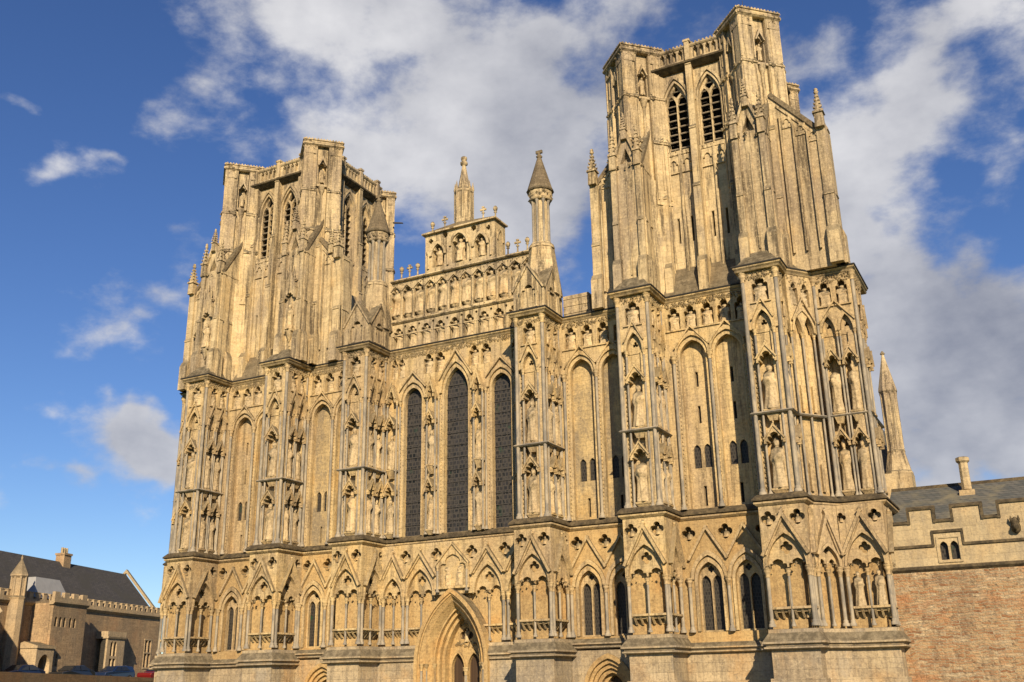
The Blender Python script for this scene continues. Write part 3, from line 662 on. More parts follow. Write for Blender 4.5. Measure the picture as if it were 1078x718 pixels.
    if door is not None:
        db = MB()
        for k in range(4):
            h1 = 1.32-.16*k; archbar(db, f, door, h1-.17, h1+.02, 1.35, 3.05-.22*k-.24, 3.05-.22*k, -.5-.18*k, .19-.17*k, 0.02)
        plate(db, f, [(door-1.2, 0), (door+1.2, 0), (door+1.2, 2.9), (door-1.2, 2.9)], [hole(gothic(door, .56, 1.15, 2.05), .02)], -1.15, -.62)
        dw = obj('doorway', db, 'orange', b)
        lb = MB()
        box(lb, f, door-.62, door+.62, .03, 2.1, -1.2, -.95, 0)
        obj('door', lb, 'wood', b)
    return b
def fr(l, r):
    n = 5 if r-l > 4 else 4; d = (r-l)/n
    return [l+d*(i+.5) for i in range(n)]
bay(-17.32, -12.80, (-15.98, -14.14), .82, 'left tower wall')
bay(-10.69, -6.80, (-9.70, -7.86), .80, 'wall between left tower and tall windows', -8.75, True, False)
bay(6.80, 10.69, (7.86, 9.70), .80, 'wall between tall windows and right tower', 8.75, True, False)
bay(12.80, 17.32, (14.14, 15.98), .82, 'right tower wall')

# ------------------------------------------------------------------ nave front with the three lancets and the great door
def nave():
    f = F(0, 0, 0); L_, R_ = -4.74, 4.74
    mb = MB()
    LW = [(-2.95, .62, 17.6, 18.40), (0, .80, 17.7, 19.22), (2.95, .62, 17.6, 18.40)]
    NI = (-1.56, 1.56)
    holes = [hole(gothic(c, hw, zs, za), 9.68) for c, hw, zs, za in LW]
    holes += [hole(trefoil(c, .235 if abs(c) > 3 else .34, 19.8, .52), 19.12) for c in NFR]
    plate(mb, f, [(L_-.66, ZM+.1), (R_+.66, ZM+.1), (R_+.66, ZC+.02), (L_-.66, ZC+.02)], holes, -.55, 0, 0)
    for c, hw, zs, za in LW:
        archbar(mb, f, c, hw-.01, hw+.10, zs, za-.02, za+.18, -.2, .06, 9.7); archbar(mb, f, c, hw+.16, hw+.30, zs+.05, za+.30, za+.52, .003, .14)
        gable(mb, f, c-hw-.34, zs+.75+.2*(c == 0), c, za+1.0+.12*(c == 0), c+hw+.34, zs+.75+.2*(c == 0), .09, .06, .19)
        crockets(mb, f, c-hw-.21, 0, 9.9, 17.4); crockets(mb, f, c+hw+.21, 0, 9.9, 17.4)
    bosses(mb, f, L_, R_, 20.3, 20.58, 0, 430, .075)
    box(mb, f, L_, R_, 9.2, 20.7, -1.5, -.75, 0)
    wall = obj('nave_wall', mb, ['stone', 'plinth', 'orange'], cath)
    for c, hw, zs, za in LW:
        gb = MB(); plate(gb, f, hole(gothic(c, hw+.02, zs, za+.02), 9.6), [], -.5, -.30, 0)
        for k in range(1, 14):
            z = 9.7+(za-10)*k/13.
            if z < za-.5: box(gb, f, c-hw+.01, c+hw-.01, z-.018, z+.018, -.29, -.255, 1)
        for k in (-1, 0, 1) if hw > .7 else (-.6, .6): box(gb, f, c+k*hw*.5-.014, c+k*hw*.5+.014, 9.7, za-.35-.3*abs(k), -.288, -.262, 1)
        w_ = obj('lancet_window', gb, ['lead_glass', 'leadbar'], cath)
    # statue piers between the lancets and against the buttresses
    for k, (c, hw) in enumerate(((-4.28, .30), (-1.56, .25), (1.56, .25), (4.28, .28))):
        nm = ('pier left of the left tall window', 'pier between the left and middle tall windows', 'pier between the middle and right tall windows', 'pier right of the right tall window')[k]
        for z0, z1, t_ in ((9.66, 12.18, 'lower'), (13.1, 16.1, 'upper')):
            canopy(F(0, -.36, 0), c, hw, z1, z1+.64, .36, wall, (z0-.04 if t_ == 'lower' else 13.05, 9.84 if t_ == 'lower' else 13.5))
            statue(F(0, -.36, 0), c, -.16, 9.93 if t_ == 'lower' else 13.59, 2.05, f'slender saint in {t_} niche, {nm}', 'slender saints between the tall windows', 'stand', hw*2*.9/(2.05*.33))
        pb = MB(); box(pb, f, c-hw-.07, c+hw+.07, ZT-.05, ZT+.05, .0, .34)
        canopy(F(0, -.30, 0), c, hw*.9, 17.7, 18.7, .29, wall)
        obj('string_course', pb, ['shaft'], wall)
        for s in (-1, 1): shaft(f, c+s*(hw+.03), .26, 9.66, 17.66, .055, wall); shaft(f, c+s*(hw+.16), .1, 9.66, 17.6, .055, wall)
    for k, a in enumerate(NFR): statue(f, a, -.2, 19.13, 1.0, f'small frieze figure, number {k+1} from left above the three tall windows', 'small figures in the frieze below the cornice', 'seat', 1.6)
    # lower stage
    g = F(0, -.3, 0); mb = MB(); gl = F(L_, -.3, 0)
    box(mb, F(0, 0), L_, -2.0, 0, ZB+.2, -.7, .42, 0); box(mb, F(0, 0), 2.0, R_, 0, ZB+.2, -.7, .42, 0)
    for a0, a1 in ((L_, -2.1), (2.1, R_)): profile(mb, g, a0, a1, base_prof(ZB-.02), 0)
    P = [(L_-.45, ZB)]+[(-2.0, ZB)]+gothic(0, 2.0, ZB+.02, 6.35)[1:-1]+[(2.0, ZB), (R_+.45, ZB), (R_+.45, ZM+.1), (L_-.45, ZM+.1)]
    plate(mb, g, P, [], -1.0, -.42, 1)
    lo = obj('nave_wall', mb, ['plinth', 'orange'], cath)
    w = R_-L_
    gablets(gl, w, [(4.74-5.2+.47, 4.74-3.17), (4.74-3.14, 4.74-1.12), (4.74+1.12, 4.74+3.14), (4.74+3.17, w-.01)], lo, zcap=6.32, zap=8.78, foot=7.35, quats=[(4.74+a, 8.5, .37) for a in (-4.3+1.15, -1.12, 1.12, 3.15)], skip=(round(4.74-1.24, 3), round(4.74+1.24, 3)))
    # tympanum niche with the seated group
    tb = MB()
    tre = trefoil(0, .80, 7.55, .85)
    plate(tb, g, [(-1.02, 6.75), (-.8, 6.75)]+tre+[(.8, 6.75), (1.02, 6.75), (1.02, 7.9), (0, 9.02), (-1.02, 7.9)], [], -.25, .12)
    gable(tb, g, -1.08, 7.95, 0, 9.1, 1.08, 7.95, .09, .10, .22); box(tb, g, -1.05, 1.05, 6.62, 6.75, -.25, .2)
    for s in (-1, 1): shaft(g, s*.92, .16, 6.45, 7.9, .06, lo)
    obj('niche', tb, 'stone', lo)
    for k, a in enumerate((-.34, .36)): statue(g, a, -.14, 6.77, 1.45, f"{'left' if k == 0 else 'right'} seated figure of the crowned pair in the niche above the great door", 'seated pair above the great door', 'seat', 1.05)
    # great door: five receding orders
    db = MB()
    cfg = [(2.06, 2.26, 6.40, 6.64, .36, -.6), (1.98, 2.07, 6.28, 6.41, .26, -.8), (1.40, 1.50, 5.58, 5.72, -.36, -1.65), (1.24, 1.41, 5.38, 5.59, -.62, -1.65), (1.08, 1.25, 5.16, 5.39, -.9, -1.65)]
    for h0, h1, za0, za1, o, ob in cfg: archbar(db, g, 0, h0, h1+.004, 2.75, za0, za1, ob, o, 0.02, 0, 12)
    for (ha, zaa, oa), (hb_, zab, ob_) in (((2.0, 6.30, .22), (1.78, 6.03, .0)), ((1.78, 6.03, .0), (1.74, 5.98, .07)), ((1.74, 5.98, .07), (1.68, 5.92, -.03)), ((1.68, 5.92, -.03), (1.49, 5.70, -.34))):
        A = hole(gothic(0, ha, 2.75, zaa, 12), .02); B = hole(gothic(0, hb_, 2.75, zab, 12), .02); k = len(A)
        db.add([g.p(a, oa, z) for a, z in A]+[g.p(a, ob_, z) for a, z in B], [(q, q+1, k+q+1, k+q) for q in range(k-1)], 0)
    plate(db, g, [(-1.2, 0)]+hole(gothic(-.50, .40, 2.55, 3.35), .02)+[(-.08, .02), (.08, .02)]+hole(gothic(.50, .40, 2.55, 3.35), .02)+[(1.2, 0), (1.2, 2.8)]+gothic(0, 1.2, 2.8, 5.35)[::-1]+[(-1.2, 2.8)], [quatre(0, 4.25, .42)], -1.6, -1.38, 0)
    for c in (-.5, .5): archbar(db, g, c, .39, .47, 2.55, 3.34, 3.46, -1.375, -1.30, 0.1)
    bosses(db, g, -.75, .75, 3.6, 3.9, -1.38, 30, .08); bosses(db, g, -.4, .4, 4.65, 4.9, -1.38, 12, .08)
    dw = obj('doorway', db, ['orange'], lo)
    for s in (-1, 1):
        for h, o in ((1.80, .12), (1.62, -.08), (1.36, -.46)): shaft(g, s*(h+.10), o+.02, .4, 2.8, .07, lo)
    shaft(g, 0, -1.3, .1, 2.6, .08, lo)
    lb = MB(); box(lb, g, -.95, -.04, .04, 3.4, -1.69, -1.62); box(lb, g, .04, .95, .04, 3.4, -1.69, -1.62)
    plate(lb, g, quatre(0, 4.25, .5), [], -1.68, -1.61)
    obj('door', lb, 'wood', lo)
    statue(g, 0, -1.45, 3.9, .75, 'small seated relief figure in the roundel over the twin arches of the great door', None, 'seat', 1.1)
NFR = [-4.3, -3.5, -2.35+.2, -1.35, 1.35, 2.15, 3.5, 4.3]
NFR = [-4.35, -3.85, -1.95, -1.15, 1.15, 1.95, 3.85, 4.35]
nave()
# ------------------------------------------------------------------ gable over the nave
def finial(mb, x, y, z, h, cross=True):
    lathe(mb, x, y, [(.13, z), (.13, z+.08), (.06, z+.14), (.05, z+h*.5), (.12, z+h*.55), (.05, z+h*.62)], 6)
    if cross:
        lathe(mb, x, y, [(.05, z+h*.6), (.05, z+h)], 6)
        f = F(x, y); box(mb, f, -.2, .2, z+h*.72, z+h*.84, -.05, .05); box(mb, f, -.08, .08, z+h*.9, z+h, -.055, .055)
    else: lathe(mb, x, y, [(.05, z+h*.6), (.13, z+h*.7), (.16, z+h*.82), (.09, z+h*.95), (.03, z+h)], 6)
def nave_gable():
    g = F(0, .3, 0); mb = MB(); L_, R_ = -4.95, 4.95
    n1 = [-4.5+9.0*i/9 for i in range(10)]; n2 = [-4.62+9.24*i/11 for i in range(12)]
    n1 = n1[:9]; n1 = [-4.35+i*1.0 for i in range(9)]
    plate(mb, g, [(L_, 20.8), (R_, 20.8), (R_, 22.72), (L_, 22.72)], [hole(trefoil(a, .34, 22.02, .42), 21.05) for a in n1]+[quatre(a+.5, 22.5, .09, 4, 12) for a in n1], -.45, 0)
    for a in n1:
        for s in (-1, 1): box(mb, g, a+s*.40-.03, a+s*.40+.03, 21.05, 22.0, .003, .06)
        box(mb, g, a-.45, a+.45, 21.93, 22.0, .004, .08)
    profile(mb, g, L_, R_, [(-.3, 22.72), (.06, 22.72), (.16, 22.80), (.16, 22.86), (-.1, 22.95), (-.3, 22.95)])
    plate(mb, g, [(L_, 22.93), (R_, 22.93), (R_, 25.5), (L_, 25.5)], [hole(trefoil(a, .335, 24.72, .42), 23.08) for a in n2], -.5, -.06)
    for a in n2:
        for s in (-1, 1): lathe(mb, a+s*.40, .37, [(.05, 23.0), (.05, 24.6), (.09, 24.72), (.09, 24.78)], 6)
        gable(mb, g, a-.40, 24.95, a, 25.32, a+.40, 24.95, .06, -.05, .03)
        lathe(mb, a, .62, [(.12, 23.08), (.3, 23.26), (.3, 23.32)], 8)
    bosses(mb, g, L_, R_, 25.28, 25.48, -.05, 90, .05)
    profile(mb, g, L_, R_, [(-.9, 25.5), (.08, 25.5), (.16, 25.56), (.14, 25.64), (-.35, 25.86), (-.9, 25.86)])
    box(mb, g, L_, R_, 20.8, 25.5, -.9, -.5)
    gb = obj('gable', mb, ['tower'], cath)
    for k, a in enumerate(n1): statue(g, a, -.2, 21.06, 1.30, f'winged angel, number {k+1} from left in the row of nine above the cornice', 'row of angels', 'angel', 1.35)
    for k, a in enumerate(n2): statue(g, a, -.26, 23.33, 1.80, f'weathered grey figure, number {k+1} from left in the row of twelve apostles', 'row of apostles', 'stand', 1.28)
    for k, a in enumerate((-4.5, -3.9, -3.3, 3.1, 3.75, 4.4)):
        fb = MB(); finial(fb, a, .75, 25.8, .95, k % 3 == 1); obj('finial', fb, 'tower', gb)
    # the top block with three figure niches
    b = MB(); c = F(0, .28, 0)
    holes = [hole(trefoil(0, .52, 27.05, .70), 25.95), hole(trefoil(-1.5, .42, 26.85, .52), 25.95), hole(trefoil(1.5, .42, 26.85, .52), 25.95)]
    holes += [quatre(a, 27.95, .2, 6, 24) for a in (-1.02, -.75+.0, 1.02)][:1]+[quatre(1.0, 27.95, .2, 6, 24), quatre(-2.05, 27.75, .18, 4), quatre(2.05, 27.75, .18, 4)]
    plate(b, c, [(-2.45, 25.7), (2.45, 25.7), (2.45, 28.3), (-2.45, 28.3)], holes, -.45, 0)
    box(b, c, -2.45, 2.45, 25.7, 28.3, -1.35, -.46)
    s = F(2.45, .28, 90); plate(b, s, [(.006, 25.7), (1.3, 25.7), (1.3, 28.29), (.006, 28.29)], [hole(gothic(.66, .32, 27.0, 27.75), 26.0)], -.3, .02)
    archbar(b, s, .66, .31, .42, 27.0, 27.73, 27.88, .023, .09)
    for a, hw, za in ((0, .54, 27.85), (-1.5, .44, 27.45), (1.5, .44, 27.45)):
        archbar(b, c, a, hw, hw+.14, za-.75, za, za+.18, .003, .12)
    for a in (-2.2, -.8, .8, 2.2): lathe(b, a, .24, [(.08, 25.9), (.07, 26.0), (.07, 26.8), (.13, 26.95), (.13, 27.02)], 7)
    P = [(-2.55, 28.302), (2.55, 28.302), (2.55, 28.36), (0, 28.58), (-2.55, 28.36)]
    plate(b, F(0, .2, 0), P, [], -1.5, 0, 1); box(b, F(0, .2, 0), -2.62, 2.62, 28.2, 28.3, -1.5, .12)
    tb = obj('gable', b, ['tower', 'roofstone'], cath)
    statue(c, 0, -.2, 26.0, 1.65, 'large seated Christ figure in the middle niche at the very top of the gable', 'figures in the gable top', 'seat', 1.1)
    statue(c, -1.5, -.2, 26.05, 1.2, 'winged figure in the left niche at the very top of the gable', 'figures in the gable top', 'angel', 1.2)
    statue(c, 1.5, -.2, 26.05, 1.2, 'winged figure in the right niche at the very top of the gable', 'figures in the gable top', 'angel', 1.2)
    for k, (a, zz) in enumerate(((-2.2, 28.35), (-1.3, 28.5), (1.45, 28.5), (2.3, 28.35))):
        fb = MB(); finial(fb, a, .7, zz, .95, k in (1, 2)); obj('finial', fb, 'tower', tb)
    p = MB(); x, y = 0, .85
    lathe(p, x, y, [(.62, 28.4), (.60, 28.9), (.56, 30.7), (.62, 30.78), (.62, 30.9), (.40, 31.1), (.11, 32.75)], 8, 0, False, R(22.5))
    for i in range(8):
        a = R(45*i+22.5); px, py = x+.56*math.cos(a), y+.56*math.sin(a)
        lathe(p, px, py, [(.07, 28.9), (.07, 30.9), (.10, 30.95), (.015, 31.5)], 5)
    lathe(p, x, y, [(.11, 32.7), (.24, 32.8), (.24, 32.95), (.12, 33.05), (.2, 33.15), (.2, 33.3), (.05, 33.4)], 8)
    obj('pinnacle', p, 'tower', tb)
nave_gable()

def nave_turret(l, r):
    cx, cy = (l+r)/2, -.15; mb = MB()
    box(mb, F(0, 0), l+.2, r-.2, 20.9, 22.3, -.6, 1.9)
    for f, w in ((F(l+.1, -2.0, 0), r-l-.2), (F(r-.1, -2.0, 90), 2.0), (F(l+.1, 0, -90), 2.0)):
        plate(mb, f, [(.005, 20.95), (w-.005, 20.95), (w-.005, 22.2), (w/2, 23.65), (.005, 22.2)], [hole(trefoil(w/2, .42, 21.95, .5), 21.15)], -.3, .0)
        gable(mb, f, -.06, 22.2, w/2, 23.75, w+.06, 22.2, .1, .01, .1)
        for s in (-1, 1): lathe(mb, *f.p(w/2+s*.5, .05, 0)[:2], [(.06, 21.1), (.06, 21.85), (.11, 22.0)], 6)
        profile(mb, f, w/2-.5, w/2+.5, [(-.28, 21.1), (.06, 21.1), (.06, 21.17), (-.28, 21.17)])
    pts0 = [(l+.2, -1.9), (r-.2, -1.9), (r-.2, .6), (l+.2, .6)]
    frustum(mb, pts0, 22.1, [(cx-.7, cy-1.0), (cx+.7, cy-1.0), (cx+.7, cy+.6), (cx-.7, cy+.6)], 23.0, 0)
    for pa, pb in (((cx-.02, -2.0), (cx-.02, cy)), ):
        mb.add([(l+.1, -1.98, 22.15), (cx, -1.98, 23.6), (r-.1, -1.98, 22.15), (cx, cy-.5, 23.6), (l+.1, cy-.5, 22.15), (r-.1, cy-.5, 22.15)], [(0, 1, 3, 4), (1, 2, 5, 3)])
        mb.add([(r-.12, -1.95, 22.15), (r-.12, -1.0, 23.6), (r-.12, -.05, 22.15), (cx+.3, -1.95, 22.15), (cx+.3, -1.0, 23.6), (cx+.3, -.05, 22.15)], [(0, 1, 4, 3), (1, 2, 5, 4)])
    oc = lambda q: [(cx+q*math.cos(R(45*i+22.5)), cy+q*math.sin(R(45*i+22.5))) for i in range(8)]
    z = 22.3; q = 1.12
    while z < 25.3: frustum(mb, oc(q), z, oc(q-.03), z+.27); z += .27; q -= .036
    lathe(mb, cx, cy, [(.75, 25.25), (.75, 25.4), (.66, 25.5)], 12)
    t_ = obj('turret', mb, 'tower', cath)
    c = MB(); lathe(c, cx, cy, [(.46, 25.4), (.46, 28.5)], 12)
    for i in range(8):
        a = R(45*i); lathe(c, cx+.48*math.cos(a), cy+.48*math.sin(a), [(.10, 25.45), (.075, 25.6), (.075, 28.1), (.13, 28.25), (.13, 28.32)], 6, 1)
    lathe(c, cx, cy, [(.62, 28.3), (.70, 28.4), (.60, 28.5), (.72, 28.75), (.70, 28.9)], 12)
    for i in range(10):
        a = R(36*i); bosses(c, F(cx+.66*math.cos(a), cy+.66*math.sin(a), 36*i+90), -.15, .15, 28.45, 28.85, 0, 5, .07)
    obj('column', c, ['tower', 'shaft'], t_)
    c = MB(); lathe(c, cx, cy, [(.78, 28.88), (.82, 28.95), (.77, 29.02), (.14, 31.15), (.10, 31.2)], 12, 0, False)
    lathe(c, cx, cy, [(.1, 31.15), (.2, 31.28), (.10, 31.4), (.08, 31.6)], 8); box(c, F(cx, cy), -.2, .2, 31.5, 31.68, -.07, .07)
    obj('spire', c, 'roofstone', t_)
for k in (2, 3): nave_turret(*BU[k])

# ------------------------------------------------------------------ west towers
def pin(mb, x, y, z, h, w):
    f = F(x, y)
    sq = lambda q: [(x-q, y-q), (x+q, y-q), (x+q, y+q), (x-q, y+q)]
    frustum(mb, sq(w), z, sq(w*.92), z+h*.34); frustum(mb, sq(w*1.25), z+h*.34, sq(w*1.1), z+h*.40)
    frustum(mb, sq(w*.8), z+h*.38, sq(w*.14), z+h*.86)
    for k in range(4):
        zz = z+h*(.46+.1*k); q = w*(.72-.17*k)
        for dx, dy in ((-1, -1), (1, -1), (1, 1), (-1, 1)): frustum(mb, [(x+dx*q+a*.055, y+dy*q+b*.055) for a, b in ((-1, -1), (1, -1), (1, 1), (-1, 1))], zz, [(x+dx*(q+.05), y+dy*(q+.05))]*4, zz+.16)
    lathe(mb, x, y, [(.06, z+h*.84), (w*.62, z+h*.89), (w*.35, z+h*.93), (w*.5, z+h*.96), (.03, z+h)], 6)
def pilaster(mb, f, a, w, z0, z1, o, drop=.14, mats=(.36, .72), base=None):
    """a strip buttress with a wide foot and weathered set-offs"""
    zf = z0+2.0; hw = w/2; ob = base or o+.22
    profile(mb, f, a-hw-.06, a+hw+.06, [(-.2, z0), (ob, z0), (ob, zf-.35), (o+.02, zf), (-.2, zf)])
    zs = [zf-.02]+[z0+(z1-z0)*m for m in mats]+[z1]; k = len(zs)-1
    for i in range(k):
        oo = o-drop*i
        profile(mb, f, a-hw+.012*i, a+hw-.012*i, [(-.2, zs[i]), (oo, zs[i]), (oo, zs[i+1]-.05), (oo+.05, zs[i+1]-.02), (oo+.05, zs[i+1]+.05), (oo-drop-.02, zs[i+1]+.28), (-.2, zs[i+1]+.28)])
def belfry_face(f, half, zt, parent, cents=(-.97, .97), windows=True):
    mb = MB(); zp = zt-1.42
    holes = [hole(gothic(c, .65, zp-2.25, zp-.72), 29.75) for c in cents]
    holes += [hole([(c+d-.07, 25.7), (c+d+.07, 25.7)], 24.2) for c in cents for d in (-.38, .38)]
    plate(mb, f, [(-half, 20.95), (half, 20.95), (half, zp), (-half, zp)], holes, -.55, 0)
    box(mb, f, -half, half, 21, zp, -1.6, -1.25)
    for c in cents:
        archbar(mb, f, c, .64, .74, zp-2.25, zp-.74, zp-.58, .003, .06, 29.75); archbar(mb, f, c, .76, .90, zp-2.2, zp-.5, zp-.30, .003, .14)
        box(mb, f, c-.85, c+.85, 29.5, 29.75, .003, .13); bosses(mb, f, c-.8, c+.8, 29.45, 29.9, .13, 10, .06)
        for d in (-.78, 0, .78): box(mb, f, c+d-.07, c+d+.07, 22.2, 29.5, .003, .12)
        for d in (-.39, .39):
            plate(mb, f, [(c+d-.32, 28.4), (c+d+.32, 28.4), (c+d+.32, 29.48), (c+d-.32, 29.48)], [hole(trefoil(c+d, .27, 28.75, .45), 28.45)], 0, .09)
    pilaster(mb, f, 0, .40, 21.0, zp+.02, .62, .12, (.44, .70)); pilaster(mb, f, -1.93, .30, 21.0, zp+.02, .42, .08, (.42, .68)); pilaster(mb, f, 1.93, .30, 21.0, zp+.02, .42, .08, (.42, .68))
    w_ = obj('wall', mb, ['tower'], parent)
    for c in cents:
        b = MB(); box(b, f, c-.72, c+.72, 29.6, zp-.6, -1.24, -1.1, 1)
        zz = 30.0
        while zz < zp-1.2:
            profile(b, f, c-.62, c+.62, [(-.50, zz+.20), (-.46, zz+.24), (-.16, zz+.03), (-.20, zz-.01)], 2); zz += .46
        A = gothic(c, .66, zp-2.25, zp-.70)
        plate(b, f, hole(A, 29.72), [hole(gothic(c-.31, .27, zp-2.1, zp-1.5, 5), 29.8), hole(gothic(c+.31, .27, zp-2.1, zp-1.5, 5), 29.8), [(c, zp-1.62), (c+.26, zp-1.36), (c, zp-.86), (c-.26, zp-1.36)]], -.34, -.14, 0)
        obj('belfry_window', b, ['tower', 'void', 'louvre'], parent)
    p = MB()
    profile(p, f, -half+.2, half-.2, [(-.3, zp-.12), (.15, zp-.12), (.50, zp+.10), (.52, zp+.20), (.28, zp+.32), (-.3, zp+.32)], 1)
    hs = []
    for sgn in (-1, 1):
        hs += [hole(trefoil(sgn*(.45+.36*i), .125, zp+.95, .22), zp+.5) for i in range(5)]
    plate(p, f, [(-half, zp+.30), (half, zp+.30), (half, zt-.22), (-half, zt-.22)], hs, -.02, .22, 0, False)
    box(p, f, -half, half, zp+.3, zt-.22, -.25, -.0, 0)
    profile(p, f, -half, half, [(-.3, zt-.22), (.26, zt-.22), (.32, zt-.14), (.32, zt-.08), (.2, zt), (-.3, zt)], 0)
    n = int(half*2/.22)
    for i in range(n): box(p, f, -half+.1+i*.22, -half+.2+i*.22, zt-.02, zt+.09, .08, .24, 0)
    for a in (0, -2.05, 2.05): box(p, f, a-.14, a+.14, zp+.32, zt+.12, .1, .38); box(p, f, a-.2, a+.2, zt+.10, zt+.24, .06, .42)
    obj('parapet', p, ['tower', 'ledge'], parent)
def diamond(cx, cy, h): return [(cx, cy-h), (cx+h, cy), (cx, cy+h), (cx-h, cy)]
def corner_turret(cx, cy, h, z0, zt, parent):
    mb = MB()
    frustum(mb, diamond(cx, cy, h-.62*1.414), z0, diamond(cx, cy, h-.62*1.414), zt)
    L_ = h*math.sqrt(2)
    for f in (F(cx, cy-h, 45), F(cx-h, cy, -45), F(cx+h, cy, 135)):
        w = L_*.37
        for a0, a1 in ((.004, w), (L_-w, L_-.004)):
            for k, (za, zb, o) in enumerate(((z0, 30.3, .0), (30.3, 33.2, -.05), (33.2, zt-.35, -.09))):
                profile(mb, f, a0+.02*k, a1-.02*k, [(-.66, za), (o, za), (o, zb-.06), (o+.08, zb-.03), (o+.08, zb+.05), (o-.05, zb+.25), (-.66, zb+.25)])
                for q in (a0+.1, a1-.1): box(mb, f, q-.045, q+.045, za+.3, zb-.25, o, o+.06)
                box(mb, f, (a0+a1)/2-.03, (a0+a1)/2+.03, za+.9, zb-.9, o, o+.05); bosses(mb, f, a0, a1, zb-.1, zb+.12, o+.07, 5, .08)
            plate(mb, f, [(a0+.05, zt-.95), (a1-.05, zt-.95), (a1-.05, zt-.33), (a0+.05, zt-.33)], [quatre((a0+a1)/2, zt-.63, .22)], -.12, -.02)
        a0, a1 = w, L_-w; m = (a0+a1)/2
        plate(mb, f, [(a0, z0), (a1, z0), (a1, zt-.35), (a0, zt-.35)], [hole(trefoil(m, (a1-a0)*.38, zt-1.9, .35), zt-3.2)], -.6, -.26)
        box(mb, f, a0, a1, zt-3.35, zt-3.2, -.3, -.08); lathe(mb, *f.p(m, -.22, 0)[:2], [(.10, z0), (.10, 30.4), (.16, 30.6), (.09, 30.9), (.09, zt-3.9), (.2, zt-3.6), (.24, zt-3.35)], 6)
        plate(mb, f, [(m-.3, zt-1.75), (m-.22, zt-1.75), (m, zt-1.3), (m+.22, zt-1.75), (m+.3, zt-1.75), (m, zt-1.0)], [], -.26, -.06)
        profile(mb, f, -.02, L_+.02, [(-.5, zt-.35), (.0, zt-.35), (.10, zt-.27), (.10, zt-.18), (.02, zt-.1), (.02, zt), (.08, zt+.03), (.08, zt+.10), (-.5, zt+.14)], 0)
        for i in range(int(L_/.2)): box(mb, f, .08+i*.2, .17+i*.2, zt+.08, zt+.2, -.12, .04, 0)
    return obj('corner_turret', mb, ['tower', 'ledge'], parent)
